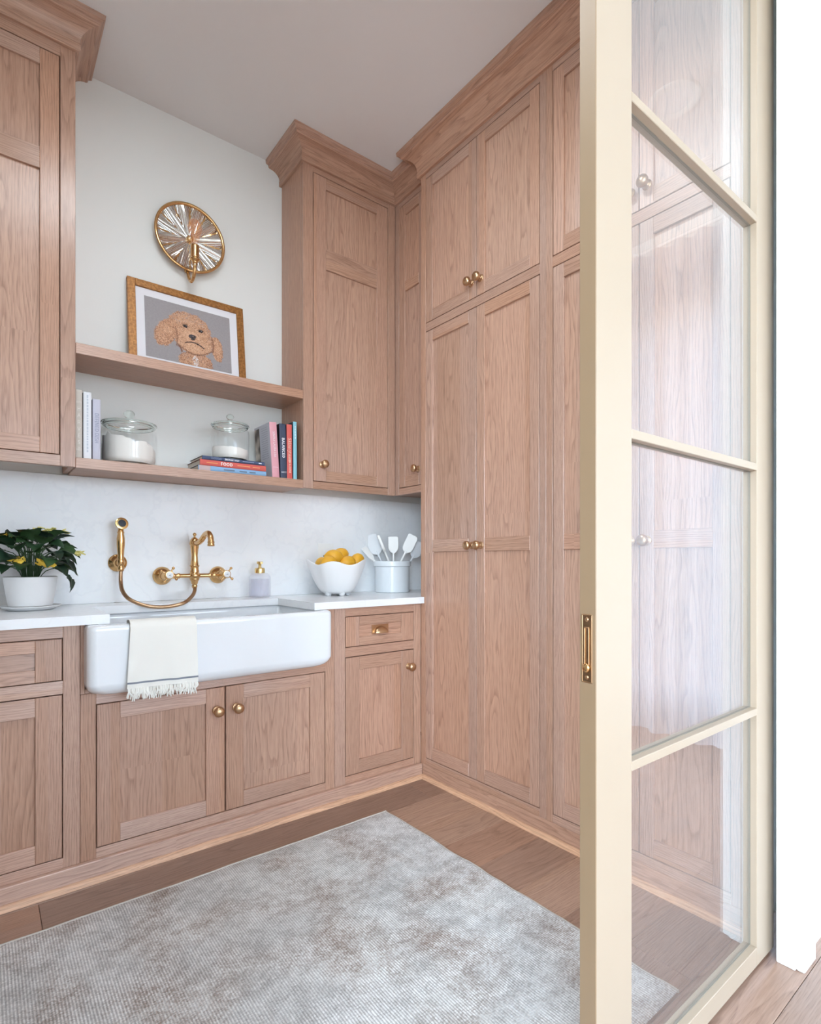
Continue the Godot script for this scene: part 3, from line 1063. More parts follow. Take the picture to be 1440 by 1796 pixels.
func build_shelves_and_books() -> void:
	var s := put(self, "open_shelf", board(Vector3(0.9665, 0.042, 0.2465), 0, 0.0015, uv_start(1.0, 0.6), Vector2(0.6, 2.4)), oak_straight[2], Vector3(0.773, 1.917, -2.576))
	tag(s, "upper oak shelf holding the framed dog portrait", "shelf", "oak shelves over the sink")
	s = put(self, "open_shelf", board(Vector3(0.9665, 0.041, 0.2465), 0, 0.0015, uv_start(1.0, 0.6), Vector2(0.6, 2.4)), oak_straight[0], Vector3(0.773, 1.474, -2.576))
	tag(s, "lower oak shelf holding glass jars and books", "shelf", "oak shelves over the sink")
	var y := 1.4945
	var z := -2.466
	# left end, spines to the front
	book("beige hardback with tall pale capitals reading HARVEST, against the left cabinet", Vector3(0.302, y, z), Vector3(0.0235, 0.266, 0.20), Color(0.80, 0.77, 0.73), "HARVEST", Color(0.90, 0.88, 0.85), 2, "books left of the large jar")
	book("white hardback with small grey spine print between the beige and lilac books", Vector3(0.331, y, z), Vector3(0.028, 0.262, 0.20), Color(0.93, 0.94, 0.96), "", Color(0.80, 0.83, 0.87), 3, "books left of the large jar", 0.0, Color(0.25, 0.25, 0.28))
	book("pale lilac book with grey spine capitals, touching the large jar's side", Vector3(0.3625, y, z), Vector3(0.028, 0.240, 0.20), Color(0.80, 0.80, 0.86), "DEFINED DISH", Color(0.60, 0.62, 0.72), 1, "books left of the large jar", 0.0, Color(0.25, 0.25, 0.30))
	# right end
	book("thick pink book leaning with its grey back cover showing", Vector3(1.1205, y + 0.0015, z), Vector3(0.037, 0.264, 0.185), Color(0.90, 0.66, 0.70), "SIMPLY LAURA LEA", Color(0.98, 0.95, 0.96), 1, "upright cookbooks at the shelf's right end", 0.062, Color(0.78, 0.78, 0.82))
	book("dark navy book reading BALANCED, between the pink and the red book", Vector3(1.1610, y + 0.0005, z), Vector3(0.034, 0.264, 0.19), Color(0.25, 0.29, 0.38), "BALANCED", Color(0.93, 0.94, 0.96), 1, "upright cookbooks at the shelf's right end", 0.026, Color(0.10, 0.09, 0.12))
	book("coral red upright book between the navy and the light blue book", Vector3(1.1925, y + 0.0003, z), Vector3(0.028, 0.266, 0.19), Color(0.88, 0.40, 0.37), "Skinnytaste ONE & DONE", Color(0.98, 0.88, 0.80), 1, "upright cookbooks at the shelf's right end", 0.012, Color(0.25, 0.10, 0.12))
	book("thin light blue upright book, last on the right of the lower shelf", Vector3(1.2215, y + 0.0002, z), Vector3(0.020, 0.284, 0.19), Color(0.56, 0.80, 0.86), "", Color(0.88, 0.95, 0.97), 4, "upright cookbooks at the shelf's right end", 0.006, Color(0.12, 0.22, 0.27))
	# flat stack
	flat_book("sky blue book lying at the bottom of the stack under the small jar", Vector3(0.912, y, z), Vector3(0.315, 0.0235, 0.20), Color(0.55, 0.72, 0.87), "", Color(0.42, 0.50, 0.60))
	flat_book("coral red book reading FOOD lying in the middle of the stack", Vector3(0.915, y + 0.0240, z), Vector3(0.306, 0.0260, 0.19), Color(0.87, 0.40, 0.36), "FOOD", Color(0.98, 0.97, 0.95))
	flat_book("navy book with white capitals lying on top of the flat stack", Vector3(0.917, y + 0.0505, z), Vector3(0.290, 0.0165, 0.18), Color(0.27, 0.33, 0.47), "EVERYDAY INSTANT POT", Color(0.95, 0.96, 0.98))
	jar("large lidded glass jar half full of flour beside the lilac book", Vector3(0.5005, y, -2.574), 0.108, 0.172, 0.098, 0.02)
	jar("smaller lidded glass jar with a little flour standing on the flat books", Vector3(0.932, y + 0.0675, -2.565), 0.087, 0.164, 0.058, 0.004)
	portrait()


func book_parts(b: Node3D, size: Vector3, cover: Color, back: Color) -> void:
	# cover boards with a slightly rounded spine at +z, page block inside; size is thickness, height, depth
	var w := size.x / 2
	var m := mat(cover, 0.55)
	var st := new_st()
	var steps := 6
	var out: Array = []
	for i in steps + 1:
		var a := PI * i / steps
		out.append(Vector2(-w * cos(a), -0.004 + 0.004 * sin(a)))
	var rings: Array = []
	for y in [0.0, size.y]:
		var ring := PackedVector3Array()
		for p in out:
			ring.append(Vector3(p.x, y, p.y))
		rings.append(ring)
	add_loft(st, rings, false)
	for y in [0.0, size.y]:
		var n := Vector3(0, -1.0 if y == 0.0 else 1.0, 0)
		for i in steps:
			tri(st, [Vector3(0, y, -0.004), Vector3(out[i].x, y, out[i].y), Vector3(out[i + 1].x, y, out[i + 1].y)], [n, n, n], [Vector2.ZERO, Vector2.ZERO, Vector2.ZERO])
	put(b, "spine", st.commit(), m)
	var mb := m if back == Color(0, 0, 0, 0) else mat(back, 0.55)
	for s in [-1.0, 1.0]:
		put(b, "cover", board(Vector3(0.0025, size.y, size.z - 0.004), 1, 0.0006), mb, Vector3(s * (w - 0.00125), size.y / 2, -0.004 - (size.z - 0.004) / 2))
	put(b, "pages", board(Vector3(size.x - 0.0052, size.y - 0.006, size.z - 0.008), 1, 0.0004), M.page, Vector3(0, size.y / 2, -0.004 - (size.z - 0.008) / 2))


func book(label: String, at: Vector3, size: Vector3, cover: Color, title: String, ink: Color, style: int, group: String, lean := 0.0, back := Color(0, 0, 0, 0)) -> void:
	var b := thing("book", label, "book", at, 0.0, group)
	b.rotation.z = lean
	book_parts(b, size, cover, back)
	var im := mat(ink, 0.7)
	var h := size.y
	if style == 2:
		for i in title.length():
			lettering(b, title[i], 0.019, im, Vector3(0, h * (0.72 - 0.098 * i), 0.0004), Vector3.ZERO, "Droid Sans")
		for q in [0.12, 0.135, 0.81, 0.825]:
			put(b, "rule", board(Vector3(0.018, 0.0012, 0.0006), 0, 0.0001), im, Vector3(0, h * q, 0.0004))
	elif style == 1:
		var s := 0.0145
		var y := h * 0.52
		if title.begins_with("DEF"):
			s = 0.0185
		elif title.begins_with("SIMPLY"):
			y = h * 0.60
			put(b, "rule", board(Vector3(0.026, 0.001, 0.0006), 0, 0.0001), im, Vector3(0, h * 0.185, 0.0004))
		elif title.begins_with("BAL"):
			s = 0.019
			y = h * 0.56
			for q in [0.105, 0.12]:
				put(b, "rule", board(Vector3(0.027, 0.0012, 0.0006), 0, 0.0001), im, Vector3(0, h * q, 0.0004))
		elif title.begins_with("Skinny"):
			lettering(b, "Skinnytaste", 0.021, im, Vector3(0, h * 0.53, 0.0004), Vector3(0, 0, -PI / 2), "Droid Serif")
			lettering(b, "ONE & DONE", 0.0115, im, Vector3(0, h * 0.24, 0.0004), Vector3(0, 0, -PI / 2), "Droid Sans", true)
			return
		lettering(b, title, s, im, Vector3(0, y, 0.0004), Vector3(0, 0, -PI / 2), "Droid Sans", title.begins_with("BAL"))
	else:      # print too small to read: thin lines of ink
		var y := 0.1 if style == 3 else 0.70
		while y < 0.92:
			var l := rng.randf_range(0.02, 0.05)
			put(b, "print", board(Vector3(0.0055 if style == 3 else 0.004, h * l, 0.0005), 1, 0.0001), im, Vector3(0, h * (y + l / 2), 0.0004))
			y += l + 0.012
	if title.begins_with("SIMPLY"):
		# photographs and text lines printed on the back cover
		var q := put(b, "cover_photo", board(Vector3(0.0005, h * 0.92, 0.058), 1, 0.0001), mat(Color(0.30, 0.27, 0.26), 0.5), Vector3(-size.x / 2 - 0.0002, h * 0.5, -size.z + 0.031))
		q.material_override.albedo_color = Color.WHITE
		q.material_override.albedo_texture = blotch_texture(64, Color(0.9, 0.85, 0.8), Color(0.25, 0.22, 0.2), noise(77, 0.09, 3), 1.4)
		for i in 15:
			put(b, "print", board(Vector3(0.0005, 0.0016, 0.075), 2, 0.0001), mat(Color(0.58, 0.58, 0.64), 0.6), Vector3(-size.x / 2 - 0.0002, h * (0.93 - 0.04 * i), -0.065))


func flat_book(label: String, at: Vector3, size: Vector3, cover: Color, title: String, ink: Color) -> void:
	var b := thing("book", label, "book", at, 0.0, "flat stack of cookbooks")
	var inner := holder(b, "volume", Vector3(size.x / 2, size.y / 2, 0))
	inner.rotation.z = PI / 2
	book_parts(inner, Vector3(size.y, size.x, size.z), cover, cover.darkened(0.55))
	var im := mat(ink, 0.7)
	var y := size.y / 2
	if title == "FOOD":
		lettering(b, title, 0.020, im, Vector3(-0.035, y, 0.0004), Vector3.ZERO, "Droid Sans", true)
		for q in [[0.045, 0.06], [0.105, 0.035], [-0.10, 0.05]]:
			put(b, "print", board(Vector3(q[1], 0.003, 0.0005), 0, 0.0001), mat(Color(0.95, 0.70, 0.45), 0.7), Vector3(q[0], y, 0.0004))
	elif title != "":
		lettering(b, "EVERYDAY", 0.0105, mat(Color(0.62, 0.68, 0.80), 0.7), Vector3(-0.082, y, 0.0004), Vector3.ZERO)
		lettering(b, "INSTANT POT", 0.0105, im, Vector3(-0.012, y, 0.0004), Vector3.ZERO, "Droid Sans", true)
		put(b, "print", board(Vector3(0.055, 0.003, 0.0005), 0, 0.0001), mat(Color(0.62, 0.68, 0.80), 0.7), Vector3(0.065, y, 0.0004))
		put(b, "print", board(Vector3(0.014, 0.0045, 0.0005), 0, 0.0001), im, Vector3(0.122, y, 0.0004))
	else:
		for q in [[-0.02, 0.05], [0.045, 0.035], [0.09, 0.03]]:
			put(b, "print", board(Vector3(q[1], 0.006, 0.0005), 0, 0.0001), im, Vector3(q[0], y, 0.0004))
		put(b, "print", board(Vector3(0.05, 0.022, 0.0005), 0, 0.0001), mat(Color(0.80, 0.72, 0.72), 0.7), Vector3(-0.130, y, 0.0004))


func jar(label: String, at: Vector3, r: float, h: float, fill: float, slope: float) -> void:
	var j := thing("storage_jar", label, "jar", at, 0.0, "lidded glass jars on the lower shelf")
	put(j, "body", lathe([0.0001, 0.001, r * 0.86, 0.001, r * 0.93, 0.004, r * 0.97, 0.012, r * 0.985, 0.03, r, h * 0.55, r, h * 0.78, r * 0.975, h * 0.88, r * 0.90, h * 0.945, r * 0.885, h * 0.965], 48), M.jar_wall)
	put(j, "neck_ring", lathe([r * 0.855, h * 0.962, r * 0.895, h * 0.962, r * 0.925, h * 0.972, r * 0.935, h * 0.985, r * 0.92, h + 0.001, r * 0.86, h + 0.001, r * 0.855, h * 0.962], 48), M.jar_glass)
	put(j, "foot_ring", lathe([r * 0.80, 0.001, r * 0.88, 0.001, r * 0.95, 0.006, r * 0.93, 0.010, r * 0.82, 0.008, r * 0.80, 0.001], 48), M.jar_glass)
	put(j, "lid", lathe([r * 0.90, h + 0.012, r * 0.72, h + 0.018, r * 0.42, h + 0.0235, r * 0.40, h + 0.0255, r * 0.30, h + 0.030, r * 0.15, h + 0.033, 0.0001, h + 0.034], 40), M.jar_wall)
	put(j, "lid_rim", lathe([r * 0.88, h + 0.003, r * 0.97, h + 0.003, r * 1.0, h + 0.006, r * 1.0, h + 0.010, r * 0.93, h + 0.0135, r * 0.88, h + 0.0135, r * 0.87, h + 0.008, r * 0.88, h + 0.003], 48), M.jar_glass)
	var st := new_st()
	add_ball(st, Vector3(0, h + 0.0345 + r * 0.165, 0), Vector3(r * 0.20, r * 0.165, r * 0.20), 18, 12)
	put(j, "lid_knob", st.commit(), M.jar_glass)
	# flour heap with an uneven top
	st = new_st()
	var n := noise(int(r * 9000), 18.0, 3)
	var segs := 40
	var wall := r * 0.935
	var rings: Array = []
	for q in [[0.0, 0.0075], [0.84, 0.0075], [0.93, 0.012], [1.0, 0.03]]:
		var ring := PackedVector3Array()
		for k in segs:
			var a := TAU * k / segs
			ring.append(Vector3(cos(a) * wall * q[0], q[1], sin(a) * wall * q[0]))
		rings.append(ring)
	for q in [1.0, 0.97, 0.85, 0.7, 0.5, 0.3, 0.12, 0.0]:
		var ring := PackedVector3Array()
		for k in segs:
			var a := TAU * k / segs
			var x: float = cos(a) * wall * q
			var zz: float = sin(a) * wall * q
			ring.append(Vector3(x, fill + slope * (-x / wall) + slope * 1.2 * n.get_noise_2d(x * 1.0 + 3.0, zz * 1.0) + slope * 0.3 * n.get_noise_2d(x * 4.0, zz * 4.0), zz))
		rings.append(ring)
	add_loft(st, rings)
	var fl := put(j, "flour", st.commit(), M.flour)
	fl.set_meta("kind", "stuff")


func portrait() -> void:
	var h := 0.424
	var w := 0.526
	var p := thing("framed_portrait", "gold framed drawing of a curly apricot dog leaning on the upper shelf", "picture", Vector3(0.774, 1.9386, -2.6245))
	p.rotation.x = -0.125
	var fw := 0.033
	var gm := mat(Color(0.74, 0.53, 0.30), 0.42, 0.35)
	gm.albedo_texture = blotch_texture(128, Color(1, 0.98, 0.95), Color(0.74, 0.70, 0.66), noise(9, 0.05, 4), 0.8)
	gm.uv1_triplanar = true
	gm.uv1_scale = Vector3(9, 9, 9)
	for s in [-1.0, 1.0]:
		put(p, "frame_rail", board(Vector3(fw, h, 0.022), 1, 0.0015), gm, Vector3(s * (w - fw) / 2, h / 2, -0.011))
		put(p, "frame_rail", board(Vector3(w - 2 * fw, fw, 0.022), 0, 0.0015), gm, Vector3(0, h / 2 + s * (h - fw) / 2, -0.011))
	put(p, "mount", board(Vector3(w - 2 * fw, h - 2 * fw, 0.004), 0, 0.0005), mat(Color(0.93, 0.93, 0.95), 0.8), Vector3(0, h / 2, -0.010))
	var art := mat(Color.WHITE, 0.8)
	art.albedo_texture = dog_drawing()
	var st := new_st()
	var aw := 0.387 / 2
	var ah := 0.284 / 2
	quad(st, [Vector3(-aw, -ah, 0), Vector3(aw, -ah, 0), Vector3(aw, ah, 0), Vector3(-aw, ah, 0)], Vector3(0, 0, 1), [Vector2(0, 1), Vector2(1, 1), Vector2(1, 0), Vector2(0, 0)])
	quad(st, [Vector3(-aw, -ah, -0.0008), Vector3(aw, -ah, -0.0008), Vector3(aw, ah, -0.0008), Vector3(-aw, ah, -0.0008)], Vector3(0, 0, -1))
	put(p, "drawing", st.commit(), art, Vector3(0, h / 2 + 0.002, -0.0070))


func stroke(im: Image, x: float, y: float, a: float, l: float, bend: float, w: int, c: Color) -> void:
	var n := int(l)
	for i in n:
		x += cos(a)
		y += sin(a)
		a += bend
		var c2 := c.lerp(im.get_pixelv(Vector2i(clampi(int(x), 0, im.get_width() - 1), clampi(int(y), 0, im.get_height() - 1))), 0.25)
		im.fill_rect(Rect2i(int(x), int(y), w, w), c2)


func dog_drawing() -> ImageTexture:
	var w := 640
	var h := 470
	var r := RandomNumberGenerator.new()
	r.seed = 5
	var im := Image.create(w, h, false, Image.FORMAT_RGB8)
	var n := noise(4, 0.05, 3)
	for y in h:
		for x in w:
			var v := 0.635 + 0.02 * n.get_noise_2d(x, y) + r.randf_range(-0.02, 0.02)
			im.set_pixel(x, y, Color(v, v * 0.972, v * 0.985))
	# fur in tufts: [centre u, v, half width, half height, tilt, darker, curl length, strokes]
	var lit := Color(0.93, 0.79, 0.67)
	var mid := Color(0.80, 0.60, 0.47)
	var deep := Color(0.50, 0.33, 0.25)
	for m in [
			[0.56, 0.92, 0.20, 0.16, 0.0, 0.12, 9, 2400], [0.225, 0.54, 0.105, 0.225, 0.45, 0.10, 14, 2400], [0.27, 0.44, 0.09, 0.16, 0.5, 0.0, 11, 1100], [0.82, 0.62, 0.062, 0.205, -0.12, 0.04, 13, 1500],
			[0.50, 0.34, 0.245, 0.235, 0.10, 0.02, 8, 4200], [0.535, 0.50, 0.235, 0.225, 0.08, 0.02, 11, 3600], [0.545, 0.62, 0.200, 0.165, 0.12, -0.06, 16, 2400], [0.50, 0.47, 0.10, 0.07, 0.0, -0.14, 12, 500]]:
		for k in int(m[7] * 1.5):
			var q := sqrt(r.randf())
			var a := r.randf() * TAU
			var under: bool = k < m[7] * 0.5
			var wobble := 1.0 + 0.09 * n.get_noise_2d(cos(a) * 60.0 + m[0] * 900.0, sin(a) * 60.0)
			var ex: float = q * cos(a) * m[2] * wobble
			var ey: float = q * sin(a) * m[3] * wobble
			var u: float = m[0] + ex * cos(m[4]) - ey * sin(m[4]) * 0.73
			var v: float = m[1] + ex * sin(m[4]) / 0.73 + ey * cos(m[4])
			var t := clampf(r.randf() * (0.5 if under else 1.0) + (0.35 if under else 0.0) + m[5] + 0.30 * n.get_noise_2d(u * 1500.0, v * 1200.0) + 0.16 * (q * q - 0.4), 0.0, 1.0)
			var c := lit.lerp(mid, minf(1.0, t * 1.5)) if t < 0.72 else mid.lerp(deep, (t - 0.72) * 3.2)
			var away := atan2(v - 0.50, u - 0.535) + r.randf_range(-0.9, 0.9)
			stroke(im, u * w, v * h, away, m[6] * r.randf_range(0.5, 1.2), r.randf_range(-0.30, 0.30), 4 if under else 2, c)
	var ink := func(u: float, v: float, ru: float, rv: float, c: Color, count: int) -> void:
		for k in count:
			var q := sqrt(r.randf())
			var a := r.randf() * TAU
			stroke(im, (u + q * cos(a) * ru) * w, (v + q * sin(a) * rv) * h, r.randf() * TAU, 4.0, 0.2, 2, c.lightened(r.randf() * 0.10))
	for e in [[0.452, 0.345], [0.632, 0.372]]:
		ink.call(e[0], e[1] - 0.008, 0.040, 0.030, Color(0.46, 0.31, 0.24), 80)
		ink.call(e[0], e[1], 0.024, 0.022, Color(0.11, 0.09, 0.10), 150)
		ink.call(e[0] + 0.006, e[1] - 0.008, 0.003, 0.003, Color(0.75, 0.75, 0.78), 3)
	ink.call(0.530, 0.500, 0.043, 0.033, Color(0.14, 0.13, 0.16), 330)
	ink.call(0.533, 0.540, 0.024, 0.020, Color(0.14, 0.13, 0.16), 90)
	ink.call(0.525, 0.488, 0.016, 0.008, Color(0.38, 0.37, 0.42), 14)
	for i in 70:
		var t := i / 69.0
		var dark := 1.0 - absf(t - 0.65)
		ink.call(lerpf(0.445, 0.668, t), 0.628 - 0.038 * sin(t * PI) + 0.040 * t * t, 0.002 + 0.010 * dark * dark, 0.002 + 0.010 * dark * dark, Color(0.42, 0.28, 0.22).lerp(Color(0.20, 0.14, 0.14), dark), 5)
	for q in [[0.335, 0.40, 0.345, 0.72], [0.765, 0.44, 0.770, 0.70], [0.36, 0.70, 0.40, 0.80]]:
		for i in 40:
			var t := i / 39.0
			ink.call(lerpf(q[0], q[2], t) + 0.012 * sin(t * PI), lerpf(q[1], q[3], t), 0.008, 0.010, Color(0.50, 0.33, 0.25), 4)
	for i in 70:
		var t := i / 69.0
		ink.call(lerpf(0.355, 0.765, t), 0.68 + 0.125 * sin(t * PI), 0.008, 0.010, Color(0.47, 0.31, 0.23), 5)
	for k in 90:
		var q := sqrt(r.randf())
		var a := r.randf() * TAU
		stroke(im, (0.56 + 0.034 * q * cos(a)) * w, (0.90 + 0.09 * q * sin(a)) * h, r.randf_range(0.8, 2.4), 10.0, r.randf_range(-0.2, 0.2), 2, Color(0.90, 0.89, 0.90))
	for i in 6:
		stroke(im, w * (0.815 + 0.008 * i), h * 0.915, r.randf_range(-1.4, 1.4), 7.0, 0.1, 1, Color(0.25, 0.25, 0.28))
	return ImageTexture.create_from_image(im)


# ---------------------------------------------------------------- taps

func build_taps() -> void:
	var w := WALL_Z + 0.0187
	var fz := Basis(Vector3.RIGHT, PI / 2.0)       # turns a lathe's axis to face the room
	# bridge tap
	var t := thing("bridge_tap", "brass wall mounted bridge tap with cross handles and a curved spout", "tap", Vector3(0.785, 1.025, w))
	var bz := 0.060
	for s in [-1.0, 1.0]:
		var x: float = 0.1275 * s
		put(t, "flange", lathe([0.0001, 0.0, 0.041, 0.0, 0.041, 0.0, 0.042, 0.004, 0.040, 0.010, 0.034, 0.020, 0.024, 0.028, 0.017, 0.034, 0.016, 0.060, 0.021, 0.066, 0.021, 0.078, 0.017, 0.084, 0.015, 0.102, 0.011, 0.106, 0.0001, 0.107], 32, Transform3D(fz, Vector3(x, 0, 0))), M.brass)
		var h := holder(t, "cross_handle", Vector3(x, 0.006, 0.107))
		h.rotation.z = 0.25 if s < 0 else 0.1
		put(h, "hub", lathe([0.0001, 0.0, 0.009, 0.0, 0.012, 0.006, 0.0155, 0.014, 0.0185, 0.020, 0.0185, 0.024, 0.0165, 0.0255, 0.0001, 0.0256], 24, Transform3D(fz, Vector3.ZERO)), M.brass)
		put(h, "index_button", lathe([0.0001, 0.028, 0.008, 0.0278, 0.0145, 0.0265, 0.0155, 0.0250, 0.0155, 0.023], 24, Transform3D(fz, Vector3.ZERO)), M.china).set_meta("label", "white porcelain button")
		put(h, "button_print", board(Vector3(0.009, 0.0026, 0.0006), 0, 0.0001), mat(Color(0.45, 0.52, 0.60), 0.5), Vector3(0, 0, 0.0283))
		for k in 4:
			var a := PI / 4.0 + PI / 2.0 * k
			var st := new_st()
			var d := Vector3(cos(a), sin(a), 0)
			add_tube(st, [Vector3(0, 0, 0.013) + d * 0.010, Vector3(0, 0, 0.012) + d * 0.024, Vector3(0, 0, 0.012) + d * 0.033], [0.0045, 0.0034, 0.0034], 10)
			add_ball(st, Vector3(0, 0, 0.012) + d * 0.036, Vector3.ONE * 0.0066, 12, 8)
			put(h, "spoke", st.commit(), M.brass)
		put(t, "bridge_arm", lathe([0.0095, 0.0, 0.0095, 0.030, 0.0125, 0.033, 0.0125, 0.038, 0.0095, 0.041, 0.0095, 0.050, 0.0125, 0.053, 0.0125, 0.060, 0.0095, 0.063, 0.0095, 0.112], 20, Transform3D(Basis(Vector3.BACK, PI / 2.0 * s), Vector3(x, 0, bz))), M.brass)
	var body := new_st()
	add_ball(body, Vector3(0, 0, bz), Vector3(0.025, 0.025, 0.025), 20, 14)
	add_lathe(body, V2([0.0001, -0.058, 0.010, -0.058, 0.0125, -0.052, 0.0125, -0.046, 0.010, -0.042, 0.0145, -0.036, 0.0155, -0.028, 0.019, -0.022, 0.021, -0.016, 0.019, 0.016, 0.0205, 0.021, 0.0185, 0.026, 0.0175, 0.041, 0.0215, 0.044, 0.0215, 0.047, 0.0180, 0.049, 0.0155, 0.070, 0.0140, 0.095, 0.0165, 0.120, 0.0190, 0.132, 0.0190, 0.142, 0.0225, 0.145, 0.0225, 0.150, 0.0215, 0.157, 0.018, 0.168, 0.010, 0.176, 0.0045, 0.179, 0.0045, 0.184, 0.0085, 0.189, 0.0085, 0.194, 0.004, 0.199, 0.0001, 0.200]), 28, Transform3D(Basis.IDENTITY, Vector3(0, 0, bz)))
	put(t, "column", body.commit(), M.brass)
	var sp := new_st()
	add_tube(sp, smooth_path([Vector3(0, 0.152, bz + 0.012), Vector3(0.001, 0.153, bz + 0.06), Vector3(0.002, 0.165, bz + 0.10), Vector3(0.003, 0.186, bz + 0.145), Vector3(0.004, 0.190, bz + 0.185), Vector3(0.004, 0.172, bz + 0.212), Vector3(0.004, 0.143, bz + 0.218)], 6), [0.0125], 18)
	add_lathe(sp, V2([0.0105, -0.002, 0.0150, -0.002, 0.0150, 0.006, 0.0135, 0.0075, 0.0135, 0.012, 0.0150, 0.0135, 0.0150, 0.017, 0.0125, 0.019]), 20, Transform3D(Basis.IDENTITY, Vector3(0.004, 0.135, bz + 0.218)))
	put(t, "spout", sp.commit(), M.brass)
	# hand spray and its hose
	var s := thing("hand_spray", "brass hand spray on a round wall bracket with a flexible hose", "hand spray", Vector3(0.474, 1.085, w))
	put(s, "bracket", lathe([0.0001, 0.0, 0.037, 0.0, 0.038, 0.004, 0.034, 0.008, 0.030, 0.008, 0.028, 0.013, 0.020, 0.017, 0.017, 0.026, 0.014, 0.030, 0.012, 0.052, 0.014, 0.056, 0.0001, 0.058], 32, Transform3D(fz, Vector3.ZERO)), M.brass)
	var hz := 0.072
	put(s, "handle", lathe([0.0001, -0.036, 0.0105, -0.036, 0.0125, -0.030, 0.0125, -0.020, 0.0105, -0.016, 0.0105, -0.010, 0.0145, -0.006, 0.0150, 0.010, 0.0135, 0.014, 0.0120, 0.020, 0.0140, 0.024, 0.0120, 0.028, 0.0135, 0.050, 0.0162, 0.080, 0.0160, 0.105, 0.0125, 0.126, 0.0145, 0.131, 0.0115, 0.136, 0.0110, 0.146, 0.0001, 0.152], 24, Transform3D(Basis.IDENTITY, Vector3(0, 0, hz))), M.brass)
	var tip := Transform3D(Basis(Vector3.UP, 0.18) * Basis(Vector3.RIGHT, 1.33), Vector3(0, 0.166, hz - 0.004))
	put(s, "spray_head", lathe([0.0001, -0.018, 0.010, -0.017, 0.018, -0.008, 0.0245, 0.006, 0.0265, 0.014, 0.0255, 0.017, 0.0160, 0.0175], 28, tip), M.gold)
	put(s, "spray_plate", lathe([0.0165, 0.0165, 0.0150, 0.0180, 0.0001, 0.0182], 24, tip), mat(Color(0.22, 0.25, 0.29), 0.5)).set_meta("label", "dark perforated spray plate")
	# the hose: a tube wound with fine ridges
	var o := Vector3(0.474, 1.085, w)
	var pts := [Vector3(0.474, 1.052, w + 0.072), Vector3(0.472, 1.010, w + 0.082), Vector3(0.471, 0.970, w + 0.12), Vector3(0.487, 0.936, w + 0.170), Vector3(0.535, 0.910, w + 0.200), Vector3(0.590, 0.899, w + 0.208), Vector3(0.648, 0.900, w + 0.206), Vector3(0.702, 0.913, w + 0.200), Vector3(0.748, 0.937, w + 0.150), Vector3(0.776, 0.955, w + 0.090), Vector3(0.785, 0.967, w + 0.062), Vector3(0.785, 0.976, w + 0.060)]
	var way := smooth_path(pts, 9)
	var st := new_st()
	var fine: Array = []
	var rad: Array = []
	for i in way.size() - 1:
		for k in 4:
			fine.append(way[i].lerp(way[i + 1], k / 4.0) - o)
			rad.append(0.0082 if k % 2 == 0 else 0.0070)
	add_tube(st, fine, rad, 12)
	put(s, "hose", st.commit(), M.brass_soft)


# ---------------------------------------------------------------- things on the worktop

func build_counter_things() -> void:
	var y := 0.9112
	# soap dispenser
	var d := thing("soap_dispenser", "ribbed clear glass soap dispenser with a gold pump behind the sink", "soap dispenser", Vector3(1.100, y, -2.615))
	var rings: Array = []
	for q in [[0.0, 0.002], [0.7, 0.002], [0.96, 0.003], [1.0, 0.010], [1.0, 0.104], [0.97, 0.112], [0.80, 0.119], [0.46, 0.123], [0.44, 0.126]]:
		var ring := PackedVector3Array()
		for k in 96:
			var a := TAU * k / 96
			var rib: float = 1.0 + (0.075 * absf(sin(a * 12.0)) if q[1] > 0.002 and q[1] < 0.11 else 0.0)
			ring.append(Vector3(cos(a), 0, sin(a)) * 0.048 * q[0] * rib + Vector3(0, q[1], 0))
		rings.append(ring)
	var st := new_st()
	add_loft(st, rings)
	put(d, "bottle", st.commit(), M.bottle)
	put(d, "soap", lathe([0.0001, 0.006, 0.040, 0.006, 0.044, 0.010, 0.044, 0.092, 0.0001, 0.092], 32), M.soap)
	put(d, "collar", lathe([0.0001, 0.121, 0.0245, 0.121, 0.0245, 0.121, 0.0250, 0.123, 0.0250, 0.142, 0.0235, 0.146, 0.010, 0.148, 0.0075, 0.149, 0.0075, 0.168, 0.0001, 0.168], 28), M.gold)
	st = new_st()
	add_lathe(st, V2([0.0001, 0.166, 0.0135, 0.166, 0.0150, 0.168, 0.0150, 0.176, 0.0130, 0.179, 0.0001, 0.179]), 24)
	add_tube(st, [Vector3(0, 0.173, 0), Vector3(-0.004, 0.173, 0.020), Vector3(-0.008, 0.1715, 0.040)], [0.006, 0.0055, 0.005], 12)
	put(d, "pump", st.commit(), M.gold)
	lemon_bowl(y)
	crock(y)
	plant(y)


func bowl_ring(h: float, t: float, off: float) -> PackedVector3Array:
	var ring := PackedVector3Array()
	for k in 80:
		var a := TAU * k / 80
		var lobe := cos(a * 5.0 + 0.9) - 0.25 * cos(a * 10.0 + 1.8)
		var r := (0.066 + 0.088 * pow(t, 0.62)) * (1.0 + (0.015 + 0.035 * t) * lobe) + off
		var top := h + t * t * t * (0.011 * cos(a * 5.0 + 1.5) + 0.006 * sin(a * 2.0 + 0.4))
		ring.append(Vector3(cos(a) * r, top, sin(a) * r))
	return ring


